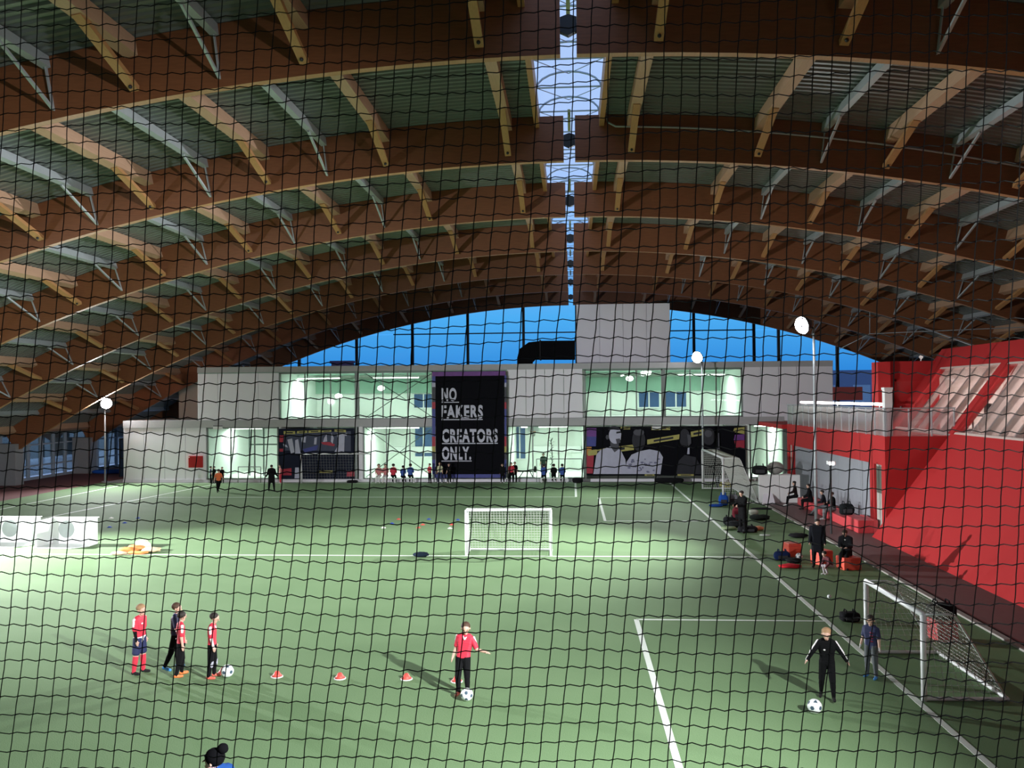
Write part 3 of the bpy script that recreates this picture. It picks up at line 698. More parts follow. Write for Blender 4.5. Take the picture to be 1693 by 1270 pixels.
# balustrade
bal = thing('glass_balustrade', 'glass balustrade with slim posts along the terrace edge', 'balustrade', (BX,46,BT))
ny = 14
for i in range(ny+1):
    yy = BY0+.1+(BY1-BY0-.2)*i/ny
    obj('post', MB().box((BX+.02,yy-.025,BT-.1),(BX+.07,yy+.025,BT+1.15)), M_STEEL, bal)
    if i < ny: obj('glass_panel', MB().box((BX+.035,yy+.04,BT+.02),(BX+.05,yy+(BY1-BY0-.2)/ny-.04,BT+1.12)), M_FROST, bal)
obj('handrail', MB().tube([(BX+.045,BY0,BT+1.17),(BX+.045,BY1,BT+1.17)],.03,6), M_STEEL, bal)
nx = 3
for i in range(nx+1):
    xx = BX+.1+2.75*i/nx
    obj('post', MB().box((xx-.025,BY0+.05,BT-.1),(xx+.025,BY0+.1,BT+1.15)), M_STEEL, bal)
    if i < nx: obj('glass_panel', MB().box((xx+.04,BY0+.065,BT+.02),(xx+2.75/nx-.04,BY0+.08,BT+1.12)), M_FROST, bal)
obj('handrail', MB().tube([(BX,BY0+.07,BT+1.17),(BX+2.9,BY0+.07,BT+1.17)],.03,6), M_STEEL, bal)
# bright light tube on the terrace
T = thing('light_tube', 'long bright white light tube above the terrace balustrade', 'lamp', (BX+.3,46,BT+1.3))
obj('tube', MB().tube([(BX+.35,BY0+.9,BT+1.33),(BX+.35,52.0,BT+1.33)],.06,8), mat('terrace_tube',(1,.95,.9),.5,var=0,emit=14), T)
for yy in (39,45,51): obj('bracket', MB().box((BX+.33,yy-.02,BT-.02),(BX+.37,yy+.02,BT+1.28)), M_STEEL, T)
T = thing('white_post', 'white panel post at the corner of the terrace', 'post', (13.2,BY0+.4,BT))
obj('body', MB().rbox((13.12,BY0+.3,BT),(13.45,BY0+.6,6.15),.02), M_WHITE, T); obj('cap', MB().box((13.1,BY0+.27,6.15),(13.47,BY0+.63,6.25)), M_WHITE, T)
# red tower wall at the back of the terrace
obj('tower_wall', MB().box((15.15,44.4,BT),(15.75,45.3,7.56)), M_RED, blk)
obj('tower_wall', MB().box((15.75,44.9,BT),(18.3,45.3,7.6)), M_RED, blk)
dr = setting('door_1', (16.6,44.88,BT)); obj('door_leaf', MB().box((16.2,44.85,BT),(17.5,44.9,6.6)), mat('door_red',(.42,.02,.022),.4,var=.05), dr)
obj('door_frame', MB().box((16.1,44.84,BT),(16.2,44.92,6.7)).box((16.1,44.84,6.6),(17.5,44.92,6.7)), M_RED, dr); obj('handle', MB().box((16.35,44.8,5.2),(16.42,44.86,5.35)), M_STEEL, dr)
T = thing('spot_lamp', 'tiny white spot lamp on top of the red tower wall', 'lamp', (17.3,44.6,7.6))
obj('head', MB().tube([(17.3,44.5,7.85),(17.2,44.3,7.78)],[.07,.1],8), M_WHITE, T); obj('stem', MB().tube([(17.3,44.6,7.6),(17.3,44.5,7.85)],.03,6), M_WHITE, T)
obj('red_screen', MB().box((at(1378,645,58)[0],58,at(1378,662,58)[2]),(at(1426,645,58)[0],58.2,at(1378,640,58)[2])), mat('dark_red_screen',(.25,.05,.05),.6), blk)
obj('rear_terrace', MB().box((12.7,54,3.9),(20,61,4.15)), M_RED, blk)
# benches along the grey wall and loose seat cubes
M_SEAT = mat('red_vinyl',(.66,.07,.08),.45,var=.05); M_SEATO = mat('orange_red_vinyl',(.75,.10,.06),.45,var=.05)
segs = [(38.3,40.1),(40.1,42.9),(42.9,45.6),(45.6,48.4)]
bw = ['nearest segment of','second segment of','third segment of','farthest segment of']
for i, (a, b) in enumerate(segs):
    T = thing('bench', bw[i]+' the red vinyl bench along the grey wall', 'bench', (12.55,(a+b)/2,.03), 'red bench segments')
    obj('seat', MB().rbox((12.15,a+.01,.03),(12.8,b-.01,.42 if i != 0 else .58),.04), M_SEAT, T)
    obj('back_ledge', MB().rbox((12.8,a+.01,.03),(12.99,b-.01,.46 if i else .6),.03), M_SEAT, T)
def cube(c, s, rz, label, m_=M_SEATO, hh=.5):
    T = thing('seat_cube', label, 'stool', (c[0],c[1],0), 'loose red seat cubes'); T.rotation_euler.z = rz
    o = obj('cushion', MB().rbox((-s/2,-s/2,.0),(s/2,s/2,hh),.035), m_); o.parent = T
    o = obj('piping', MB().rbox((-s/2-.008,-s/2-.008,hh*.80),(s/2+.008,s/2+.008,hh*.84),.006), M_SEAT); o.parent = T
cube((9.42,30.75),.62,.15,'orange red seat cube under the seated person in the dark jacket',hh=.42); cube((8.75,31.6),.55,.4,'orange red seat cube just right of the standing person in a coat'); cube((8.1,33.1),.5,.2,'orange red seat cube left behind the standing person in a coat')
cube((8.95,22.0),.52,.1,'red seat cube behind the near white goal net under a black bag',M_SEAT)
# low white partition at the end of the walkway
T = thing('low_partition', 'low white partition wall at the far end of the walkway', 'partition', (10.8,49.2,0))
for i in range(2):
    xx = 10.28+i*1.12; obj('panel', MB().rbox((xx,49.1,0),(xx+1.1,49.4,1.55),.02), M_WHITE, T)
obj('sloped_foot', MB().prism([(10.3,48.5,0),(11.0,48.5,0),(11.0,49.1,.55),(10.5,49.1,.5)],(0,.02,.02)), M_PANEL, T)

# ================================================================== FLOODLIGHTS
def floodlight(i, x, y, z, aim, pw, cone_deg, label):
    T = thing('floodlight_pole', label, 'floodlight', (x,y,0), 'floodlights round the pitch')
    d = (Vector(aim)-Vector((x,y,z))).normalized(); bx = x-d.x*.35 if i != 0 else x
    px, py = x-d.x*.55, y-d.y*.55
    obj('pole', MB().tube([(px,py,0),(px,py,z-.1)],[.075,.05],8), M_STEEL, T, True)
    obj('base_plate', MB().box((px-.18,py-.18,0),(px+.18,py+.18,.04)), M_STEEL, T)
    obj('bracket', MB().bar((px,py,z-.15),(x-d.x*.2,y-d.y*.2,z),.08,.08), M_DKSTEEL, T)
    hd = Vector((d.x,d.y,-.25)).normalized(); c = Vector((x,y,z))
    hs = obj('housing', MB().tube([c-hd*.35,c-hd*.1,c+hd*.02],[.16,.36,.42],14), M_DKSTEEL, T, True)
    up = Vector((0,0,1)); sx = hd.cross(up).normalized(); sz = sx.cross(hd).normalized()
    b = MB(); vs = []; fs = []; n = 16
    for j in range(5):
        t = PI/2*j/4
        for k in range(n):
            a = 2*PI*k/n; vs.append(c+hd*(.04+.28*math.sin(t))+(sx*math.cos(a)+sz*math.sin(a))*.38*math.cos(t))
    for j in range(4):
        for k in range(n): fs.append((j*n+k,j*n+(k+1)%n,(j+1)*n+(k+1)%n,(j+1)*n+k))
    b.add(vs, fs); obj('lens', b, M_FLOOD, hs, True)
    l = bpy.data.lights.new('flood_light','SPOT'); l.energy = LAMP_W*pw; l.color = (.96,.98,1.0); l.spot_size = math.radians(cone_deg); l.spot_blend = 1.0; l.shadow_soft_size = .14
    lo = bpy.data.objects.new('flood_light', l); C.objects.link(lo); lo.parent = T
    p = c+hd*.45; lo.location = p-Vector((x,y,0)); dl = (Vector(aim)-p).normalized()
    dl = Vector((dl.x,dl.y,dl.z*.9)).normalized()
    lo.rotation_euler = dl.to_track_quat('-Z','Y').to_euler()
FL = ['floodlight on a pole in the far left corner under the arches','floodlight on a pole beside the sideways goal at far right','tall floodlight pole standing at the walkway edge by the grey wall','floodlight pole right of the camera beyond the frame','floodlight pole at the left side line beyond the frame','floodlight pole at the left side line near the camera']
for i, (x,y,z,aim,pw,cd) in enumerate(LAMPS): floodlight(i,x,y,z,aim,pw,cd,FL[i])
# small lamp post on the walkway
p = G(1375,884)
T = thing('lamp_post', 'slim lamp post with small white head before the grey wall', 'lamp post', (11.0,38.2,.03))
obj('pole', MB().tube([(11.0,38.2,.03),(11.0,38.2,3.0)],.045,8), M_DKSTEEL, T); obj('head', MB().rbox((10.86,38.08,2.98),(11.2,38.32,3.14),.03), M_WHITEM, T)
obj('lens', MB().rbox((10.92,38.04,2.96),(11.12,38.12,3.1),.02), mat('small_lens',(1,1,1),.4,var=0,emit=6), T)
# bright camera dome near the left windows
p = at(124,712,70)
T = thing('wall_spot', 'tiny bright spot lamp above the far left windows', 'lamp', p); obj('lens', MB().ell(p,(.1,.1,.1),8,6), M_ROOMLAMP, T); obj('arm', MB().tube([p,(p[0]-.4,p[1]+.3,p[2]+.5)],.03,5), M_DKSTEEL, T)

# ================================================================== GOALS
def net_patch(b, A, B, Cc, D, cell, r=.006, sag=0.0):
    """square mesh over the quad A B C D (A-B bottom, D-C top)"""
    A,B,Cc,D = map(Vector,(A,B,Cc,D))
    nu = max(2,int(max((B-A).length,(Cc-D).length)/cell)); nv = max(2,int(max((D-A).length,(Cc-B).length)/cell))
    nrm = (B-A).cross(D-A).normalized()
    def P(s,t): return A*(1-s)*(1-t)+B*s*(1-t)+Cc*s*t+D*(1-s)*t+nrm*sag*math.sin(PI*s)*math.sin(PI*t)
    for i in range(nu+1): b.tube([P(i/nu,t) for t in np.linspace(0,1,5 if sag else 2)], r, 3, cap=False)
    for j in range(nv+1): b.tube([P(s,j/nv) for s in np.linspace(0,1,5 if sag else 2)], r, 3, cap=False)
def goal(label, P1, P2, h, depth_dir, top_d, base_d, pr=.05, cell=.12, r=.005, frame=M_WHITEM, netm=M_NETW, sidenet=True, curved=True):
    P1, P2, D = Vector((*P1,0)), Vector((*P2,0)), Vector((*depth_dir,0)).normalized()
    T = thing('football_goal', label, 'goal', tuple((P1+P2)/2), 'football goals'); up = Vector((0,0,h))
    for P in (P1,P2): obj('post', MB().tube([P,P+up],pr,10), frame, T, True)
    obj('crossbar', MB().tube([P1+up,P2+up],pr,10), frame, T, True)
    for P in (P1,P2):
        pts = [P+up, P+up+D*top_d*.8]
        if curved: pts += [P+up+D*top_d-Vector((0,0,.04)), P+up+D*(top_d+.08)-Vector((0,0,.16))]
        else: pts += [P+up+D*top_d]
        pts.append(P+D*base_d)
        obj('side_hoop', MB().tube([q+Vector((0,0,.02)) if k == len(pts)-1 else q for k,q in enumerate(pts)],.022,6), frame, T, True)
        obj('ground_bar', MB().tube([P+Vector((0,0,.04)),P+D*base_d+Vector((0,0,.04))],.04,8), frame, T)
    obj('rear_bar', MB().tube([P1+D*base_d+Vector((0,0,.04)),P2+D*base_d+Vector((0,0,.04))],.04,8), frame, T)
    b = MB(); T1, T2 = P1+up+D*top_d, P2+up+D*top_d; B1, B2 = P1+D*base_d+Vector((0,0,.05)), P2+D*base_d+Vector((0,0,.05))
    net_patch(b,B1,B2,T2,T1,cell,r,.0); net_patch(b,T1,T2,P2+up,P1+up,cell,r,.05)
    if sidenet:
        for P, Bq, Tq in ((P1,B1,T1),(P2,B2,T2)): net_patch(b,P+Vector((0,0,.05)),Bq,Tq,P+up,cell,r)
    o = obj('goal_net', b, netm, T); o['kind'] = 'stuff'
    return T
goal('white goal with net standing alone in the middle of the pitch',(-4.03,32.95),(-.83,32.95),1.72,(0,1),.55,1.15,.055,.11,.008)
goal('near white goal at the right side line with sloping net',(6.74,20.75),(6.8,17.62),1.67,(1,.03),.62,1.6,.055,.14,.0062)
goal('large goal turned sideways at the far end of the walkway',(8.3,49.0),(8.3,56.6),2.5,(1,0),.9,1.9,.06,.14,.010)
goal('white goal before the dark poster at far left',(-19.2,60.9),(-14.2,60.9),2.05,(0,1),.02,.3,.05,.2,.003,sidenet=False,curved=False)
def minigoal(u0, u1, v, label):
    a, b = at(u0,v,61.1), at(u1,v,61.1)
    T = thing('mini_goal', label, 'goal', ((a[0]+b[0])/2,61.1,0), 'small dark goal frames'); h = a[2]
    for x in (a[0],b[0]): obj('post', MB().tube([(x,61.1,0),(x,61.1,h)],.03,6), M_FRAME, T)
    obj('crossbar', MB().tube([(a[0],61.1,h),(b[0],61.1,h)],.03,6), M_FRAME, T)
minigoal(394,431,772,'small dark goal frame before the glass door at far left'); minigoal(887,962,759,'small dark goal frame before the glass right of the banner')
# two white pop-up target boxes
M_FAB = mat('white_fabric',(.66,.68,.67),.7,var=.04); M_FABG = mat('grey_fabric_disc',(.25,.28,.27),.8,var=.08)
def popup(x, y, label):
    T = thing('target_box', label, 'target', (x,y,0), 'white pop-up target boxes'); w_, d_, h_ = 1.95, 1.0, 1.12
    L = x-w_/2; R_ = x+w_/2
    obj('back_panel', MB().box((L,y+d_,.02),(R_,y+d_+.03,h_)), M_FAB, T)
    obj('side_panel', MB().prism([(L-.12,y,.02),(L-.12,y,h_*.96),(L,y+d_,h_),(L,y+d_,.02)],(.03,0,0)), M_FAB, T)
    obj('side_panel', MB().prism([(R_,y+.35,.02),(R_,y+.35,h_*.98),(R_,y+d_,h_),(R_,y+d_,.02)],(.03,0,0)), M_FAB, T)
    obj('ground_sheet', MB().prism([(L-.1,y-.15,.01),(R_-.45,y-.2,.01),(R_+.02,y+.35,.01),(R_,y+d_,.01),(L,y+d_,.01)],(0,0,.02)), M_FAB, T)
    obj('target_disc', MB().prism([(x-.35+.34*math.cos(a),y+d_-.012,.62+.36*math.sin(a)) for a in np.linspace(0,2*PI,20,endpoint=False)],(0,.01,0)), M_FABG, T)
    obj('fold_strip', MB().box((x+.35,y+d_-.03,.02),(x+.42,y+d_,h_)), M_FAB, T)
    obj('top_pole', MB().tube([(L,y+d_+.01,h_),(R_+.08,y+d_+.01,h_)],.02,6), M_WHITE, T)
popup(-20.75,34.2,'white pop-up target box with grey disc beside the orange bibs'); popup(-23.35,34.4,'white pop-up target box cut by the left picture edge')

# ================================================================== BALLS, CONES, BAGS, CLOTHES
M_BALL = mat('ball_white',(.82,.85,.85),.35,var=.03); M_BALLD = mat('ball_dark_print',(.06,.10,.14),.4,var=.1)
def ball(u, v, label, r=.125):
    p = G(u, v); x, y = p[0], p[1]
    bm = bmesh.new(); bmesh.ops.create_icosphere(bm, subdivisions=3, radius=r)
    for q in bm.verts: q.co += Vector((0,0,r))
    b = MB(); b.bm(bm); T = tag(obj('football', MB(), M_BALL), label, 'ball', 'footballs')
    me = T.data; me.from_pydata(b.v, [], b.f); me.materials.append(M_BALLD)
    cs = [Vector(c).normalized() for c in ((0,1,1.6),(0,-1,1.6),(1,1.6,0),(-1,1.6,0),(1,-1.6,0),(-1,-1.6,0),(1.6,0,1),(-1.6,0,1),(1.6,0,-1),(-1.6,0,-1))]
    for f in me.polygons:
        f.use_smooth = True; d = (Vector(f.center)-Vector((0,0,r))).normalized()
        if max(d.dot(c) for c in cs) > .965: f.material_index = 1
    T.location = (x,y,.002); T.rotation_euler.z = random.uniform(0,6); return T
ball(376,1120,'white football at the feet of the boy heading the queue',.135); ball(772,1159,'white football under the foot of the boy in the middle')
ball(1347,1180,'white football in front of the boy in the black tracksuit',.135); ball(1321,926,'white football beside the navy bag'); ball(1371,990,'tiny white ball lying inside the right side line',.06)
def cone(u, v, label, r=.125, h=.12, col=(.75,.09,.07), group='red marker cones in a row'):
    x, y, _ = G(u, v)
    mm = mat('cone_%.2f_%.2f_%.2f' % col, col, .5, var=.05)
    T = thing('marker_cone', label, 'cone', (x,y,0), group)
    cb = obj('cone_body', MB().lathe([(r*.95,.012),(r*.62,h*.5),(r*.3,h)],(x,y,0),14), mm, T, True)
    obj('rim', MB().lathe([(r*1.06,0),(r*1.06,.012),(r*.9,.018)],(x,y,0),14), M_WHITE if r > .12 else mm, cb)
for (u,v), l in zip(((369,1113),(458,1119),(562,1122),(672,1123),(755,1127)),('red marker cone touching the ball of the boy heading the queue','second red marker cone from the queue of boys','third red marker cone from the queue of boys','red marker cone in the shadow of the boy in the middle','red marker cone next to the leg of the boy in the middle')): cone(u,v,l)
CB, CR, CW, CO = (.03,.07,.35), (.6,.08,.06), (.75,.75,.7), (.75,.22,.05)
for u,v,c,l in ((648,866,CB,'blue disc left of the middle goal, nearest the white disc'),(659,859,CR,'red disc left of the middle goal beside the blue one'),(634,873,CW,'white disc leftmost before the middle goal'),(709,859,CB,'blue disc between two red discs left of the middle goal'),(699,868,CR,'red disc in the centre of the disc group'),(692,873,CR,'flat red disc lowest in the disc group'),(757,860,CB,'blue disc closest to the middle goal'),(747,868,CR,'red disc closest to the middle goal'),(744,874,CW,'white disc closest to the middle goal'),
        (184,857,CW,'white disc at left near the slanting line'),(181,872,CB,'dark blue disc above the orange bibs'),(206,865,CB,'blue disc at left below the slanting line'),(228,857,CB,'blue disc farthest right of the left group')):
    cone(u,v,l,.11,.06,c,'small training discs')
cone(862,796,'tiny orange cone by the glass right of the banner',.13,.12,CO,'small training discs')
def lump(name, u, v, size, col, label, cat, group=None, z=0, seed=0, straps=True, rz=0, flat=False, loc=None):
    """soft bag or heap of cloth: displaced rounded box, with strap loops as a part"""
    x, y = (loc[0], loc[1]) if loc else G(u, v)[:2]
    T = thing(name, label, cat, (x,y,z), group); T.rotation_euler.z = rz
    sx, sy, sz = size; mm = mat('cloth_%.2f_%.2f_%.2f' % col, col, .9, 0.0, .1, var=.25, scale=8)
    def fn(d):
        n = noise.noise(Vector((d[0]*2.2+seed, d[1]*2.2, d[2]*2.2+seed*.3)))
        return 1+(.34 if flat else .14)*n
    b = MB().ell((0,0,sz*.46),(sx/2,sy/2,sz/2),18,10,0,fn)
    p_ = .55 if not flat else .9
    vs = []
    for (a,bb,c) in b.v:      # push towards a box shape, flatten the bottom
        q = [a/(sx/2), bb/(sy/2), (c-sz*.46)/(sz/2)]
        q = [math.copysign(abs(t)**p_, t) for t in q]
        vs.append((q[0]*sx/2*.92, q[1]*sy/2*.92, max(.004, sz*.46+q[2]*sz/2*.95)))
    b.v = vs; o = obj('body' if straps else 'cloth', b, mm, None, True); o.parent = T
    if straps:
        for q in (-.22,.22):
            s_ = MB().tube([(sx*q,-sy*.30,sz*.80),(sx*q*.9,-sy*.22,sz*1.12),(sx*q*.9,sy*.22,sz*1.12),(sx*q,sy*.30,sz*.80)],.018,5)
            st = obj('strap', s_, mm); st.parent = o
        body_ = o; o = obj('zip_pocket', MB().rbox((-sx*.28,-sy*.52,sz*.2),(sx*.28,-sy*.40,sz*.55),.02), mat('pocket_grey',(.05,.05,.055),.9,0.0,.1)); o.parent = body_
    return T
BAG = 'bags and clothes by the side line'
lump('sports_bag',1293,926,(.62,.4,.34),(.012,.025,.09),'navy sports bag beside the white ball','bag',BAG,seed=1)
lump('red_jacket',1306,939,(.85,.45,.14),(.5,.02,.03),'crumpled red jacket on the turf before the ball','clothing',BAG,seed=2,straps=False,flat=True)
lump('black_jacket',1312,931,(.6,.4,.2),(.012,.012,.014),'crumpled black jacket behind the red one','clothing',BAG,seed=3,straps=False,flat=True)
lump('black_bag',1405,1027,(.55,.42,.26),(.01,.011,.013),'black bag left of the near goal post','bag',BAG,seed=4)
lump('black_bag',0,0,(.72,.5,.4),(.01,.011,.013),'black bag lying on the red cube behind the near goal','bag',BAG,seed=5,z=.5,loc=(8.95,22.05))
lump('black_coat',1320,889,(.85,.5,.2),(.01,.012,.012),'flat black coat on turf behind the standing person','clothing',BAG,seed=6,straps=False,flat=True)
lump('blue_bag',1196,836,(.55,.45,.62),(.02,.09,.42),'bright blue upright bag before the sideways goal','bag',BAG,seed=7)
lump('blue_cloth',1184,838,(.8,.4,.16),(.015,.06,.3),'bright blue cloth trailing left of the blue bag','clothing',BAG,seed=8,straps=False,flat=True)
lump('grey_bag',1212,834,(.6,.5,.6),(.22,.23,.25),'grey patterned bag right of the blue bag','bag',BAG,seed=9)
lump('dark_red_backpack',1219,864,(.5,.45,.75),(.14,.02,.03),'dark red backpack by the hooded person','bag',BAG,seed=10)
lump('black_backpack',1206,868,(.6,.45,.4),(.012,.014,.016),'black backpack left of the dark red one','bag',BAG,seed=11)
lump('green_bag',1205,876,(.7,.4,.16),(.30,.38,.22),'pale green cloth lying lowest in the bag heap','clothing',BAG,seed=12,straps=False,flat=True)
lump('orange_bib',1252,877,(.65,.45,.2),(.75,.30,.16),'peach orange bib lying right of the hooded person','bib',BAG,seed=13,straps=False,flat=True)
lump('black_bag',1236,880,(.9,.5,.3),(.01,.012,.012),'large flat black bag at the feet of the hooded person','bag',BAG,seed=14)
lump('white_shirt',1246,852,(.5,.4,.3),(.4,.42,.36),'pale clothes heaped right of the hooded person','clothing',BAG,seed=15,straps=False)
lump('dark_clothes',1256,860,(1.0,.6,.28),(.02,.026,.022),'dark clothes spread right of the pale heap','clothing',BAG,seed=16,straps=False,flat=True)
lump('white_paper',1265,886,(.5,.2,.06),(.5,.52,.5),'small white cloth lying apart on dark turf','clothing',BAG,seed=17,straps=False,flat=True)
lump('dark_mat',1259,842,(1.2,.6,.08),(.01,.014,.012),'flat dark mat before the white partition','mat',BAG,seed=18,straps=False,flat=True)
lump('dark_clothes',1215,872,(.9,.5,.3),(.018,.02,.022),'dark clothes between the backpack and the pale green cloth','clothing',BAG,seed=19,straps=False,flat=True)
lump('black_jacket',696,921,(.62,.3,.2),(.012,.02,.035),'dark jacket dropped on the white line by the middle goal','clothing',None,seed=20,straps=False,flat=True)
lump('black_bag',0,0,(.9,.4,.55),(.008,.008,.01),'black sports bag on top of the low white partition','bag',BAG,seed=21,z=1.55,loc=(10.35,49.25))
tag(obj('grey_boulder', MB().ell((11.35,49.86,1.88),(.47,.4,.36),16,10), mat('boulder_grey',(.30,.29,.27),.8,var=.2), None, True), 'round grey pouf behind the low white partition', 'pouf')
tag(obj('pouf_shelf', MB().box((10.8,49.42,1.42),(12.2,50.2,1.52)), M_PANEL), 'thin pale shelf carrying the round grey pouf', 'shelf')
lump('wall_bag',0,0,(.7,.5,.55),(.012,.014,.016),'black bag behind the person on the bench','bag',BAG,seed=22,z=.46,loc=(12.5,41.0))
# far goal clutter
b = MB()
for k in range(20):
    a0, a1 = 2*PI*k/20, 2*PI*(k+1)/20; b.tube([(9.35,57.3+.5*math.cos(a0),.55+.5*math.sin(a0)),(9.35,57.3+.5*math.cos(a1),.55+.5*math.sin(a1))],.06,6)
T = thing('wheel', 'dark wheel leaning inside the sideways goal', 'wheel', (9.35,57.3,0)); obj('tyre', b, M_BLACK, T); obj('hub', MB().ell((9.35,57.3,.55),(.1,.2,.2),10,6), M_STEEL, T)
lump('yellow_cloth',0,0,(.9,.4,.35),(.5,.45,.08),'yellow cloth heaped behind the sideways goal','clothing',None,seed=23,straps=False,loc=(9.9,57.6))
lump('brown_cushion',0,0,(1.8,.6,.5),(.20,.13,.08),'brown cushion roll behind the sideways goal','cushion',None,seed=24,straps=False,loc=(10.9,58.4))
lump('dark_mat',0,0,(2.2,.7,.35),(.012,.013,.014),'dark mat on the turf before the footballer poster','mat',None,seed=25,straps=False,loc=(6.6,60.6))
lump('black_bag',0,0,(.85,.4,.22),(.01,.01,.012),'black bag on the plinth left of the seated red bibs','bag',None,seed=26,straps=False,loc=(-15.5,60.8))
lump('black_bag',0,0,(.8,.4,.4),(.01,.01,.012),'black bag inside the glass at the poster edge','bag',None,seed=27,straps=False,loc=(.35,60.6))
# heap of bibs at left
for k, (u, v, s_, c, l) in enumerate([(197,917,(.7,.45,.12),(.80,.55,.38),'pale peach bib at the left end of the bib heap'),(212,913,(.8,.5,.2),(.75,.25,.08),'orange bib left of the white clump'),(224,911,(.7,.5,.26),(.78,.32,.12),'orange bib in the middle of the bib heap'),(236,909,(.7,.5,.42),(.85,.80,.62),'cream white clump topping the bib heap'),(250,913,(.8,.5,.2),(.82,.62,.40),'peach bib at the right end of the bib heap'),(228,916,(.9,.4,.12),(.72,.30,.10),'flat orange bib nearest the white line')]):
    lump('training_bib',u,v,s_,c,l,'bib','heap of bibs on the left',seed=30+k,straps=False,flat=True)
# clutter in the far left corner
for k, (x, y, s_, c, l) in enumerate([(-37.6,69,(3.2,.9,.35),(.02,.10,.45),'blue mat lying along the far left windows'),(-35.6,71,(2.2,.8,.5),(.02,.06,.25),'dark blue mat in the far left corner')]):
    lump('gym_mat',0,0,s_,c,l,'mat',None,seed=40+k,straps=False,loc=(x,y))
T = thing('storage_rack', 'dark rack with stored gear beside the grey wall at far left', 'rack', (-33.9,66,0)); 
obj('rack_frame', MB().box((-35.2,65.8,0),(-35.1,66.6,3)).box((-33.1,65.8,0),(-33.0,66.6,3)).box((-35.2,65.8,2.9),(-33,66.6,3)).box((-35.2,65.8,1.4),(-33,66.6,1.5)), M_DKSTEEL, T); obj('crate', MB().rbox((-34.9,65.9,1.5),(-33.8,66.5,2.3),.03), mat('brown_box',(.06,.045,.04),.8), T); obj('bin', MB().rbox((-34.2,65.9,.02),(-33.3,66.5,1.0),.03), mat('grey_bin',(.12,.12,.13),.7), T)

# ================================================================== PEOPLE
def capsule(b, p, q, r0, r1, n=10):
    p, q = Vector(p), Vector(q); d = q-p
    if d.length < 1e-4: d = Vector((0,0,1e-3)); q = p+d
    d.normalize(); ref = Vector((0,0,1)) if abs(d.z) < .9 else Vector((1,0,0)); x = d.cross(ref).normalized(); y = d.cross(x).normalized()
    rings = []
    for t in (-80,-50,-20): rings.append((p+d*r0*math.sin(math.radians(t)), r0*math.cos(math.radians(t))))
    for t in (20,50,80): rings.append((q+d*r1*math.sin(math.radians(t)), r1*math.cos(math.radians(t))))
    vs = []; fs = []
    for c, r in rings:
        for k in range(n): a = 2*PI*k/n; vs.append(c+(x*math.cos(a)+y*math.sin(a))*r)
    for i in range(len(rings)-1):
        for k in range(n): fs.append((i*n+k,i*n+(k+1)%n,(i+1)*n+(k+1)%n,(i+1)*n+k))
    fs += [tuple(range(n))[::-1], tuple(range((len(rings)-1)*n,len(rings)*n))]
    b.add(vs, fs)
def rx(v, a): c, s = math.cos(a), math.sin(a); return Vector((v.x, c*v.y-s*v.z, s*v.y+c*v.z))
def ry(v, a): c, s = math.cos(a), math.sin(a); return Vector((c*v.x+s*v.z, v.y, -s*v.x+c*v.z))
def rz_(v, a): c, s = math.cos(a), math.sin(a); return Vector((c*v.x-s*v.y, s*v.x+c*v.y, v.z))
def Dg(a): return math.radians(a)
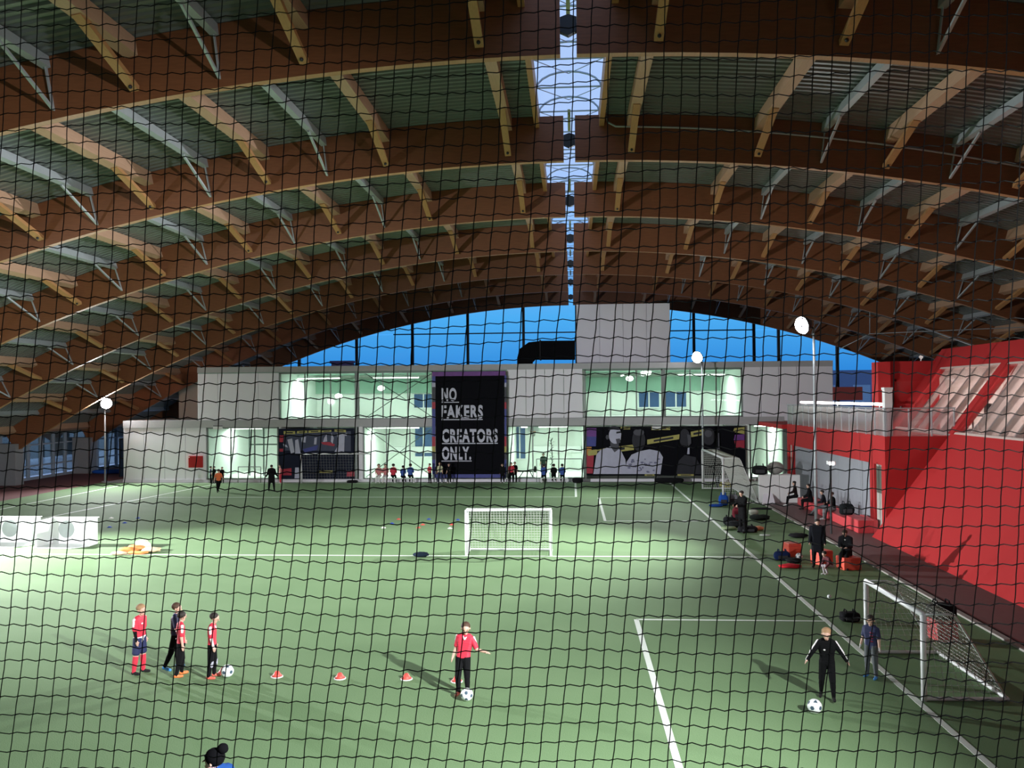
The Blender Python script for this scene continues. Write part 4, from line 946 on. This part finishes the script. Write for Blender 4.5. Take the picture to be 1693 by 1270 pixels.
def person(label, loc, rz, h, top, bottom, shoe, hair, kid=True, sleeve='short', fore=None, socks=None, shorts=False, coat=0.0,
           lean=0, side=0, legs=((0,4,3),(0,4,3)), arms=((5,8,12,0),(5,8,12,0)), head=(0,0), voxel=.010, ground='feet', hat=None, bulk=1.0,
           marks=(), group='people in the hall', z0=0.0, skin=M_SKIN, hairlong=False, kneepatch=None, gloves=None, hem=None):
    hdh = h*(.165 if kid else .138); leg = h*(.49 if kid else .515); th = leg*.5; sh = leg*.445; ft = leg*.055
    tor = h-leg-hdh-h*.02; S = h*bulk
    mats = []; prims = []          # prim: p, q, r0, r1, mat
    def mi(m_):
        if m_ not in mats: mats.append(m_)
        return mats.index(m_)
    def cap(p, q, r0, r1, m_): prims.append((Vector(p), Vector(q), r0, r1, mi(m_)))
    def torso(v): return ry(rx(v, Dg(-lean)), Dg(side))
    # torso as a stack of lying capsules
    prof = [(-.02,.042,.060),(.10,.046,.060),(.28,.042,.056),(.5,.050,.058),(.72,.062,.060),(.88,.068,.052),(.97,.052,.040)]
    fr = np.linspace(0, .97, 12)
    for t in fr:
        hw = np.interp(t,[a[0] for a in prof],[a[1] for a in prof])*S; r = np.interp(t,[a[0] for a in prof],[a[2] for a in prof])*S*(1+coat*.25)
        c = torso(Vector((0,0,t*tor)))
        e_ = torso(Vector((hw,0,t*tor)))-c
        cap(c-e_, c+e_, r, r, hem if (hem and t < .12) else (bottom if t < .06 and not coat else top))
    if coat:
        for t in (.0,-.15,-.3,-.45):
            c = Vector((0,0,t*tor)); cap(c-Vector((.05*S,0,0)), c+Vector((.05*S,0,0)), .066*S, .066*S, top)
    nb = torso(Vector((0,0,tor*.97))); nt_ = torso(Vector((0,.012*h,tor+h*.02)))
    cap(nb, nt_, .030*S, .027*S, skin)
    # head
    hp, hy = Dg(head[0]), Dg(head[1])
    def H_(v): return nt_+rz_(rx(Vector(v), -hp), hy)*hdh
    hc = H_((0,.06,.50))
    cap(H_((0,.0,.60)), H_((0,.10,.58)), .365*hdh, .345*hdh, skin)
    cap(H_((0,.10,.45)), H_((0,.16,.22)), .29*hdh, .20*hdh, skin)
    cap(H_((0,.20,.15)), H_((0,.22,.14)), .13*hdh, .12*hdh, skin)
    cap(H_((0,.43,.47)), H_((0,.50,.37)), .035*hdh, .06*hdh, skin)
    for s in (-1,1): cap(H_((s*.36,.02,.50)), H_((s*.38,.0,.38)), .07*hdh, .05*hdh, skin)
    # legs
    foot_z = []
    for s, (fw, ou, kn) in zip((-1,1), legs):
        hip = Vector((s*.05*S,0,0)); d = ry(rx(Vector((0,0,-1)), Dg(fw)), Dg(-s*ou)); kneep = hip+d*th
        d2 = ry(rx(Vector((0,0,-1)), Dg(fw-kn)), Dg(-s*ou*.6)); ank = kneep+d2*sh
        pw = 1.0
        thm = bottom
        if shorts:
            mid = hip+d*th*.72
            cap(hip, mid, .068*S, .060*S, bottom); cap(mid, kneep, .045*S, .040*S, skin)
        else: cap(hip, kneep, .066*S, .047*S, bottom)
        shm = socks if socks else (skin if shorts else bottom)
        cap(kneep, kneep+d2*sh*.35, .043*S, .043*S, shm); cap(kneep+d2*sh*.35, ank, .043*S, .028*S, shm)
        if kneepatch: cap(kneep+Vector((s*.01,.02*h,0)), kneep+d2*sh*.25+Vector((s*.01,.02*h,0)), .034*S, .032*S, kneepatch)
        fd = Vector((s*.12,1,0)).normalized()
        if ground == 'pelvis' or fw > 60: fd = Vector((s*.1,1,-.1)).normalized()
        tilt = Dg(fw-kn) if abs(fw-kn) < 75 and fw < 60 else 0
        fdir = rx(fd, min(0, tilt) if fw-kn < -15 else 0)
        heel = ank+Vector((0,-.012*h,-ft*.55)); toe = ank+fdir*.088*h+Vector((0,0,-ft*.75))
        cap(heel, toe, .026*S, .022*S, shoe); cap(ank, heel, .027*S, .027*S, shoe); cap((heel+toe)/2+Vector((0,0,-.004*h)), toe, .025*S, .023*S, shoe)
        foot_z += [heel.z-.026*S, toe.z-.022*S]
    # arms
    for s, a in zip((-1,1), arms):
        fw, ou, el, inn = a
        shd = torso(Vector((s*.098*S,0,tor*.88)))
        d = torso(ry(rx(Vector((0,0,-1)), Dg(fw)), Dg(-s*ou))) if True else None
        elb = shd+d*h*.158
        d2 = torso(rz_(ry(rx(Vector((0,0,-1)), Dg(fw+el)), Dg(-s*ou)), Dg(s*inn))); wr = elb+d2*h*.135
        ft_ = 1+coat*.3
        if sleeve == 'short':
            cap(shd, shd+d*h*.115, .043*S, .042*S, top); cap(shd+d*h*.1, elb, .030*S, .027*S, fore or skin); cap(elb, wr, .027*S, .019*S, fore or skin)
        else:
            cap(shd, elb, .043*S*ft_, .036*S*ft_, top); cap(elb, wr, .034*S*ft_, .026*S*ft_, fore or top)
        hm = gloves or skin
        sidev = d2.cross(Vector((0,1,0)) if abs(d2.y) < .9 else Vector((0,0,1))).normalized(); nv = sidev.cross(d2).normalized()
        palm = wr+d2*h*.038
        for q in (-1,0,1): cap(wr+nv*q*.008*h, palm+nv*q*.012*h, .013*h, .012*h, hm)
        curl = sidev*(-s)*.25
        for q, L in zip((-1.5,-.5,.5,1.5),(.030,.038,.036,.029)):
            f0 = palm+nv*q*.0105*h; f1 = f0+(d2*.8+nv*q*.08).normalized()*L*h*.55; f2 = f1+(d2*.8+curl).normalized()*L*h*.5
            cap(f0, f1, .0058*h, .0052*h, hm); cap(f1, f2, .0052*h, .0042*h, hm)
        t0 = wr+d2*h*.012+nv*.016*h; cap(t0, t0+(d2*.6+nv*.75).normalized()*.030*h, .0075*h, .0055*h, hm)
        for mk in marks:
            if mk[0] == 'sleeve':
                L = mk[2] if len(mk) > 2 else .11
                o_ = torso(Vector((s,0,0)))*.020*h+Vector((0,0,.016*h))
                cap(shd+o_, shd+d*h*L+torso(Vector((s,0,0)))*.024*h, .026*S, .024*S, mk[1])
                if L > .12: cap(elb+Vector((s,0,0))*.012*h, wr+Vector((s,0,0))*.012*h, .026*S, .018*S, mk[1])
    for mk in marks:
        if mk[0] == 'chest':
            x_, z_, r_ = mk[2]; c = torso(Vector((x_*h,.058*S+(coat*.01),z_*tor))); cap(c, c+torso(Vector((r_*h,0,0))), .012*h, .012*h, mk[1])
        if mk[0] == 'stripe':
            for x_ in (-.045,.0,.045):
                cap(torso(Vector((x_*h,.052*S,.15*tor))), torso(Vector((x_*h,.050*S,.85*tor))), .014*h, .014*h, mk[1]); cap(torso(Vector((x_*h,-.052*S,.15*tor))), torso(Vector((x_*h,-.050*S,.85*tor))), .014*h, .014*h, mk[1])
        if mk[0] == 'back':
            x_, z_, r_ = mk[2]; c = torso(Vector((x_*h,-.058*S,z_*tor))); cap(c, c+torso(Vector((r_*h,0,0))), .013*h, .013*h, mk[1])
        if mk[0] == 'collar':
            for s in (-1,1): cap(torso(Vector((s*.03*h,.03*h,tor*.97))), torso(Vector((0,.062*S,tor*.84))), .011*h, .009*h, mk[1])
    zoff = -min(foot_z) if ground == 'feet' else .066*S
    up = Vector((0,0,zoff))
    b = MB()
    for p, q, r0, r1, _ in prims: capsule(b, p+up, q+up, r0, r1)
    me = bpy.data.meshes.new('tmp'); me.from_pydata(b.v, [], b.f)
    to = bpy.data.objects.new('tmp', me); C.objects.link(to)
    md = to.modifiers.new('r','REMESH'); md.mode = 'VOXEL'; md.voxel_size = voxel*h/1.4
    sm = to.modifiers.new('s','SMOOTH'); sm.factor = .5; sm.iterations = 2
    dg = bpy.context.evaluated_depsgraph_get(); bm_ = bpy.data.meshes.new_from_object(to.evaluated_get(dg)); bpy.data.objects.remove(to); bpy.data.meshes.remove(me)
    bm_.materials.clear()
    for q in mats: bm_.materials.append(q)
    n = len(bm_.polygons); cen = np.empty(n*3); bm_.polygons.foreach_get('center', cen); cen = cen.reshape(-1,3)
    best = np.full(n, 1e9); idx = np.zeros(n, int)
    for p, q, r0, r1, k in prims:
        p_ = np.array(p+up); d = np.array(q-p); L2 = max(d@d, 1e-9); t = np.clip(((cen-p_)@d)/L2, 0, 1)
        ds = np.linalg.norm(cen-(p_+t[:,None]*d), axis=1)-(r0+(r1-r0)*t)
        w_ = ds < best; best[w_] = ds[w_]; idx[w_] = k
    bm_.polygons.foreach_set('material_index', idx); bm_.polygons.foreach_set('use_smooth', [True]*n); bm_.name = 'person'
    o = bpy.data.objects.new('person', bm_); C.objects.link(o); tag(o, label, 'person', group)
    o.location = (loc[0],loc[1],z0); o.rotation_euler.z = rz
    def child(name, mb, m_):
        c = obj(name, mb, m_, None, True); c.parent = o; return c
    # hair, eyes, hat
    def el(c, r, fn=None, nu=16, nv=10):
        mb = MB().ell((0,0,0), tuple(q*hdh for q in r), nu, nv, 0, fn)
        cc = H_(c)+up; mb.v = [tuple(cc+rz_(rx(Vector(v), -hp), hy)) for v in mb.v]; return mb
    seed = random.random()*9
    if hat is None:
        def fn(d): return 1+.05*noise.noise(Vector((d[0]*6+seed,d[1]*6,d[2]*6)))
        mb = el((0,-.06,.68),(.40,.43,.36),fn)
        if hairlong:
            m2 = el((0,-.20,.35),(.36,.22,.45),fn); mb.add(m2.v, m2.f)
        child('hair', mb, hair)
    else:
        mb = el((0,-.02,.70),(.43,.47,.42)); be = child('beanie', mb, hat)
        pm = child('pompom', el((0,-.30,1.16),(.26,.26,.24),lambda d: 1+.12*noise.noise(Vector((d[0]*5,d[1]*5,d[2]*5)))), hat); pm.parent = be; pm = child('beanie_patch', el((-.12,.42,.72),(.08,.04,.06)), mat('patch_grey',(.5,.5,.5),.6)); pm.parent = be
    if voxel < .012:
        for s in (-1,1): child('eye', el((s*.15,.40,.50),(.045,.03,.035),None,8,6), mat('eye_dark',(.02,.015,.012),.3,var=0))
        child('mouth', el((0,.34,.21),(.10,.03,.022),None,8,6), mat('lip',(.40,.14,.12),.5,var=0))
    return o
RED_K = mat('jersey_red',(.62,.025,.055),.7,var=.06); BLK = mat('sport_black',(.006,.006,.007),.9,0.0,.12,var=.1); NAVY = mat('jersey_navy',(.016,.022,.085),.7,var=.08)
WHT = mat('kit_white',(.78,.75,.76),.7,var=.04); MAROON = mat('jersey_maroon',(.20,.012,.045),.7); BLUE_K = mat('kit_blue',(.03,.09,.36),.7)
H_BLOND = mat('hair_blond',(.34,.20,.10),.7,var=.25,scale=30); H_DARK = mat('hair_dark',(.02,.014,.010),.7,var=.25,scale=30); H_BROWN = mat('hair_brown',(.07,.035,.02),.7,var=.25,scale=30)
S_ORANGE = mat('shoe_orange',(.80,.20,.05),.5); S_PINK = mat('shoe_coral',(.75,.14,.10),.5); S_BLUE = mat('shoe_blue',(.05,.25,.62),.5); S_BLK = mat('shoe_black',(.02,.02,.02),.9,0.0,.12); S_WHT = mat('shoe_white',(.7,.7,.7),.5)
GREY_L = mat('legging_grey',(.09,.10,.11),.7); GREY_P = mat('patch_light',(.36,.36,.42),.7); PALE = mat('bandage_pale',(.74,.58,.56),.7)
KIDS = 'boys training on the near pitch'
R = lambda a: math.radians(a)
# boys queueing at the left (facing right)
person('blond boy in red jersey, dark sleeves and red socks, last in the queue', G(231,1114), R(-100), 1.50, RED_K, NAVY, S_BLK, H_BLOND, fore=BLK, socks=RED_K, shorts=True,
       legs=((2,4,3),(-4,4,3)), arms=((-4,5,14,0),(2,6,16,0)), head=(10,-8), marks=(('sleeve',WHT,.07),('chest',WHT,(.015,.72,.015))), group=KIDS, hem=WHT)
person('boy in navy and maroon striped shirt standing behind another in the queue', G(290,1107), R(-70), 1.44, NAVY, BLK, S_BLUE, H_BROWN, legs=((6,4,6),(-14,4,10)), arms=((-6,16,18,0),(10,20,30,0)), head=(6,-15), marks=(('stripe',MAROON),), group=KIDS)
person('dark haired boy in red jersey with orange shoes in the queue', G(299,1118), R(-55), 1.38, RED_K, BLK, S_ORANGE, H_DARK, legs=((8,5,10),(-8,5,6)), arms=((6,10,22,0),(-4,8,10,0)), head=(4,25), marks=(('sleeve',WHT,.07),('back',WHT,(-.05,.62,.03)),('back',WHT,(-.045,.25,.02))), group=KIDS)
person('dark haired boy in red jersey heading the queue beside a ball', G(351,1121), R(-80), 1.38, RED_K, BLK, S_PINK, H_DARK, fore=PALE, legs=((4,4,6),(-3,4,4)), arms=((-2,6,14,0),(4,5,12,0)), head=(14,0), marks=(('sleeve',WHT,.07),('collar',WHT)), kneepatch=GREY_P, group=KIDS)
# boy with the ball in the middle
person('boy in red jersey with outstretched arm and one foot on the ball', G(766,1149), R(172), 1.44, RED_K, BLK, S_PINK, H_BROWN, lean=-6, side=-6, legs=((2,2,4),(22,0,30)), arms=((10,35,75,-75),(-6,10,12,0)), head=(10,12), marks=(('collar',WHT),('sleeve',WHT,.05)), group=KIDS)
# boys at the right
person('blond boy in black tracksuit with white striped sleeves striding to the ball', G(1368,1157), R(165), 1.40, BLK, BLK, S_BLK, H_BLOND, sleeve='long', lean=6, legs=((14,5,12),(-10,5,14)), arms=((-6,34,12,0),(8,34,10,0)), head=(16,-6), marks=(('sleeve',WHT,.158),('chest',WHT,(.03,.62,.006))), group=KIDS)
person('dark haired boy in navy and maroon shirt standing at the goal post', G(1441,1121), R(140), 1.31, NAVY, GREY_L, S_BLUE, H_DARK, legs=((3,4,4),(-3,5,4)), arms=((6,12,26,-10),(-8,14,18,0)), head=(12,18), marks=(('chest',MAROON,(-.045,.72,.03)),('chest',MAROON,(-.045,.58,.03)),('chest',MAROON,(-.045,.44,.03)),('chest',MAROON,(-.045,.30,.03))), gloves=WHT, hem=NAVY, group=KIDS)
# man in the foreground at the bottom edge
BLUEJ = mat('jacket_blue',(.012,.06,.24),.8,0.0,.2,var=.2)
person('person in black pompom beanie and blue jacket at the bottom edge', (at(392,1262,10.2)[0],10.2,0), R(80), 1.86, BLUEJ, BLK, S_BLK, H_DARK, kid=False, sleeve='long', coat=.8, bulk=1.12, lean=30, head=(-12,12), hat=mat('beanie_black',(.004,.004,.005),.95,0.0,.08,var=.2), marks=(('collar',WHT),), voxel=.011, group=None or 'people by the pitch')
SIDE = 'people by the side line'
DKJ = mat('coat_dark',(.009,.010,.014),.9,0.0,.12,var=.12); DKG = mat('jacket_charcoal',(.025,.026,.031),.9,0.0,.12,var=.12); DKB = mat('coat_darkbrown',(.014,.009,.008),.9,0.0,.12)
person('person in a long dark padded coat standing by the seat cubes', G(1352,939), R(160), 1.66, DKJ, BLK, S_BLK, H_DARK, kid=False, sleeve='long', coat=1.0, bulk=1.08, legs=((2,4,4),(-4,4,4)), head=(10,25), voxel=.012, group=SIDE)
person('person in charcoal jacket sitting on a seat cube using a phone', (9.42,30.95), R(150), 1.66, DKG, BLK, S_BLK, H_BROWN, kid=False, sleeve='long', coat=.5, lean=14, legs=((78,8,76),(82,8,84)), arms=((28,6,70,25),(26,6,72,25)), head=(25,0), voxel=.012, group=SIDE, marks=(('collar',WHT),))
person('small child in pale trousers and dark red top squatting on the turf', G(1374,950), R(115), 1.15, mat('top_dark_red',(.10,.012,.02),.7), mat('trousers_pale',(.45,.40,.42),.7), S_WHT, H_DARK, sleeve='long', lean=34, legs=((98,10,112),(92,10,108)), arms=((40,10,40,10),(44,10,40,10)), head=(20,0), voxel=.012, group=SIDE)
person('hooded person in black standing among the bags', G(1228,881), R(120), 1.80, BLK, BLK, S_BLK, H_DARK, kid=False, sleeve='long', coat=.7, bulk=1.05, head=(14,10), arms=((25,8,60,20),(25,8,60,20)), voxel=.013, group=SIDE)
person('long haired person in dark brown on the far end of the bench', (11.9,47.6), R(75), 1.65, DKB, BLK, S_WHT, H_DARK, kid=False, sleeve='long', lean=8, legs=((80,6,70),(74,6,60)), arms=((25,6,50,20),(25,6,50,20)), voxel=.015, hairlong=True, group=SIDE)
person('person in black coat sitting second on the bench', (12.3,46.2), R(80), 1.68, BLK, BLK, S_BLK, H_DARK, kid=False, sleeve='long', coat=.6, lean=10, legs=((80,6,80),(80,6,80)), arms=((25,6,50,20),(25,6,50,20)), voxel=.015, group=SIDE)
person('person in dark top with legs stretched behind the tall floodlight pole', (12.3,43.6), R(75), 1.66, DKJ, GREY_L, S_BLK, H_DARK, kid=False, sleeve='long', lean=12, legs=((80,6,40),(76,6,46)), arms=((30,6,60,20),(30,6,60,20)), head=(10,20), voxel=.015, group=SIDE)
person('person in black top and grey trousers on the bench beside the floodlight pole', (12.35,42.5), R(95), 1.66, BLK, mat('trousers_grey',(.22,.22,.23),.7), S_WHT, H_BROWN, kid=False, sleeve='long', lean=4, legs=((80,6,76),(82,6,80)), arms=((20,30,90,10),(30,6,60,20)), head=(5,0), voxel=.015, group=SIDE)
FAR = 'players at the far end'
def FG(u, y=60.7): return (fx(u)*y/FY, y, 0)
ORJ = mat('bib_orange',(.80,.16,.05),.7); YELB = mat('bib_pale_yellow',(.62,.62,.40),.7); PINKB = mat('bib_pink',(.62,.22,.22),.7)
V = .018
person('boy in dark kit leftmost by the far glass door', FG(348), R(-60), 1.20, NAVY, BLK, S_BLK, H_DARK, voxel=V, group=FAR)
person('boy in black kit second by the far glass door', FG(354), R(150), 1.20, BLK, BLK, S_BLK, H_DARK, voxel=V, group=FAR)
person('boy in dark kit right of the pair by the far glass door', FG(367), R(180), 1.15, BLK, BLK, S_BLK, H_BROWN, voxel=V, group=FAR)
person('player in orange bib running at far left', G(361,814), R(-140), 1.50, ORJ, BLK, S_BLK, H_DARK, sleeve='short', lean=8, legs=((-22,4,20),(20,4,12)), arms=((30,14,50,0),(-30,14,50,0)), voxel=V, group=FAR)
person('person in black tracksuit seen from behind at far left', G(449,812), R(10), 1.68, BLK, BLK, S_BLK, H_DARK, kid=False, sleeve='long', coat=.3, bulk=1.1, legs=((0,7,2),(0,7,2)), arms=((4,16,40,-20),(4,16,40,-20)), voxel=V, group=FAR)
person('boy in coral bib half hidden behind the person in black', FG(463), R(120), 1.30, PINKB, RED_K, S_WHT, H_DARK, voxel=V, group=FAR)
person('boy in red kit left of the banner', FG(710), R(140), 1.35, RED_K, BLK, S_BLK, H_BROWN, arms=((10,10,60,10),(10,10,60,10)), voxel=V, group=FAR)
person('boy in pale yellow bib before the left edge of the banner', FG(727), R(175), 1.42, YELB, NAVY, S_WHT, H_BLOND, legs=((0,8,2),(0,8,2)), marks=(('chest',RED_K,(-.01,.5,.01)),), voxel=V, group=FAR)
person('boy in black kit before the banner beside the yellow bib', FG(742), R(150), 1.35, BLK, BLK, S_WHT, H_BROWN, arms=((30,10,90,10),(5,8,14,0)), voxel=V, group=FAR)
person('boy in black kit before the right edge of the banner', FG(830), R(170), 1.32, BLK, BLK, S_WHT, H_BROWN, sleeve='long', voxel=V, group=FAR)
person('boy in red bib right of the banner', FG(845), R(178), 1.40, RED_K, BLK, S_BLK, H_DARK, marks=(('chest',WHT,(-.01,.5,.0)),), voxel=V, group=FAR)
person('boy in black and red hidden behind the red bib right of the banner', (FG(850)[0],61.0), R(178), 1.42, BLK, BLK, S_BLK, H_BROWN, marks=(('chest',RED_K,(-.02,.6,.05)),), voxel=V, group=FAR)
SEATED = 'substitutes sitting by the far glass'
T = thing('substitute_bench', 'long low white bench before the glass left of the banner', 'bench', (fx(655),60.95,0))
obj('bench_seat', MB().rbox((fx(622),60.8,.26),(fx(688),61.15,.31),.015), M_WHITE, T)
for u in (624,655,686): obj('leg', MB().box((fx(u)-.04,60.85,0),(fx(u)+.04,61.1,.26)), M_WHITE, T)
sit = dict(lean=10, legs=((82,8,82),(82,8,82)), arms=((25,8,50,15),(25,8,50,15)), voxel=V, group=SEATED)
for u, c, hr, l in ((629,PINKB,H_BROWN,'boy in faded pink bib leftmost on the white bench'),(640,PINKB,H_DARK,'boy in faded pink bib second on the white bench'),(652,RED_K,H_DARK,'boy in red bib in the middle of the white bench'),(668,BLUE_K,H_DARK,'smaller boy in blue bib on the white bench'),(680,BLUE_K,H_DARK,'taller boy in blue bib at the right end of the white bench')):
    person(l, (fx(u),60.95), R(0) if u > 645 else R(180), 1.66 if u != 668 else 1.5, c, WHT if u < 645 else BLK, S_WHT if u < 645 else S_BLK, hr, **sit)
T = thing('substitute_bench', 'low white bench before the glass right of the banner', 'bench', (fx(915),60.95,0))
obj('bench_seat', MB().rbox((fx(893),60.8,.26),(fx(938),61.15,.31),.015), M_WHITE, T)
for u in (895,936): obj('leg', MB().box((fx(u)-.04,60.85,0),(fx(u)+.04,61.1,.26)), M_WHITE, T)
for u, c, l in ((899,BLUE_K,'boy in blue bib left on the bench right of the banner'),(915,BLK,'boy in black in the middle of the bench right of the banner'),(929,BLUE_K,'boy in blue bib right on the bench right of the banner')):
    person(l, (fx(u),60.95), R(0), 1.6, c, BLK, S_WHT, H_DARK, **sit)
person('person in dark green top standing inside the glass right of the banner', (fx(898)*62.8/FY,62.8), R(170), 1.72, mat('top_darkgreen',(.03,.07,.055),.7), NAVY, S_BLK, H_DARK, kid=False, z0=.18, voxel=V, group='people in the far rooms')
p = at(912,770,62.9)
T = thing('potted_plant', 'tall thin dark plant inside the glass right of the banner', 'plant', (p[0],62.9,.18))
obj('pot', MB().lathe([(.16,0),(.22,.35),(.2,.36)],(p[0],62.9,.18),12), M_WHITE, T); obj('stem', MB().tube([(p[0],62.9,.4),(p[0]+.05,62.9,1.6),(p[0]-.02,62.9,2.9)],.03,5), M_DKSTEEL, T)
lm = mat('leaf_dark',(.02,.05,.025),.6,var=.3)
for k in range(26):
    zz = .9+2.1*k/26; a = k*2.4; L = .28
    q = (p[0],62.9,zz); e_ = (p[0]+L*math.cos(a),62.9+L*math.sin(a),zz+.12); sdx, sdy = -math.sin(a)*.05, math.cos(a)*.05
    mid = ((q[0]+e_[0])/2,(q[1]+e_[1])/2,zz+.14)
    obj('leaf', MB().add([q,(mid[0]+sdx,mid[1]+sdy,mid[2]),e_,(mid[0]-sdx,mid[1]-sdy,mid[2]),(mid[0],mid[1],mid[2]+.02)],[(0,1,4),(1,2,4),(2,3,4),(3,0,4)]), lm, T)
T = thing('gym_bench', 'dark exercise bench inside the glass right of the banner', 'gym bench', (fx(862)*62.4/FY,62.4,.18)); xg = fx(862)*62.4/FY
obj('pad', MB().rbox((xg-.3,62.2,.62),(xg+.9,62.55,.72),.02), M_DKSTEEL, T); obj('frame', MB().bar((xg-.2,62.4,.2),(xg+.1,62.4,.62),.06,.06).bar((xg+.8,62.4,.2),(xg+.6,62.4,.62),.06,.06).bar((xg-.3,62.4,.22),(xg+.95,62.4,.22),.06,.06), M_DKSTEEL, T); obj('weight', MB().ell((xg+.95,62.4,.8),(.1,.25,.25),10,6), M_BLACK, T)
p = at(881,706,62.2)
T = thing('basketball_hoop', 'small white backboard with hoop inside the glass right of the banner', 'hoop', (p[0],62.6,2.9))
a, b_ = at(872,705,62.6), at(891,714,62.6)
obj('backboard', MB().box((a[0],62.6,b_[2]),(b_[0],62.66,a[2])), M_WHITE, T); obj('ring', MB().tube([(p[0]+.2*math.cos(t),62.38+.2*math.sin(t),b_[2]+.02) for t in np.linspace(0,2*PI,13)],.015,5), S_ORANGE, T); obj('hoop_net', MB().lathe([(.2,0),(.14,-.3)],(p[0],62.38,b_[2]+.01),10), M_NETW, T)

# ================================================================== SAFETY NET IN FRONT OF THE CAMERA
def safety_net():
    NY, cell = 4.8, .1
    X0n, X1n, Z0n, Z1n = -5.0, 4.6, 2.2, 10.0
    nu, nv = int((X1n-X0n)/cell), int((Z1n-Z0n)/cell)
    def node(i, j):
        x = X0n+i*cell; z = Z0n+j*cell
        x += .085*(z-6.0)-.018*(z-6.0)**2*.5
        zz = z+.012*math.sin(x*1.7+.6)+.010*math.sin(x*4.1+j*.35)+.018*(x+.2)*max(0,(z-6)/2.2)
        xx = x+.010*math.sin(z*2.3+i*.21)+.003*math.sin(z*7+i)
        yy = NY+.03*math.sin(x*.9+z*.6)
        return Vector((xx,yy,zz))
    N = [[node(i,j) for j in range(nv+1)] for i in range(nu+1)]
    b = MB(); r = .0034
    for j in range(nv+1):
        pts = []
        for i in range(nu+1):
            p = N[i][j]
            if i: pts.append(p+Vector((-.022,0,-.0055)))
            pts.append(p)
            if i < nu: pts.append(p+Vector((.024,0,.0055)))
        b.tube(pts, r, 3, cap=False)
    for i in range(nu+1):
        pts = []
        for j in range(nv+1):
            p = N[i][j]
            pts.append(p)
            if j < nv: pts.append((p+N[i][j+1])/2+Vector((.002*math.sin(i*1.3+j*2.1),0,0)))
        b.tube(pts, r, 3, cap=False)
    k = MB()
    ov = [(1,0,0),(-1,0,0),(0,1,0),(0,-1,0),(0,0,1),(0,0,-1)]; of = [(0,2,4),(2,1,4),(1,3,4),(3,0,4),(2,0,5),(1,2,5),(3,1,5),(0,3,5)]
    vs = []; fs = []
    for i in range(nu+1):
        for j in range(nv+1):
            o_ = len(vs); p = N[i][j]
            vs += [(p.x+a*.0075,p.y+c*.005,p.z+d*.006) for a,c,d in ov]; fs += [tuple(q+o_ for q in f) for f in of]
    k.add(vs, fs)
    T = thing('safety_net', 'black square mesh safety net hanging in front of the camera', 'net', (0,NY,Z0n))
    obj('net_cords', b, M_CORD, T)['kind'] = 'stuff'; obj('knots', k, M_CORD, T)['kind'] = 'stuff'
safety_net()
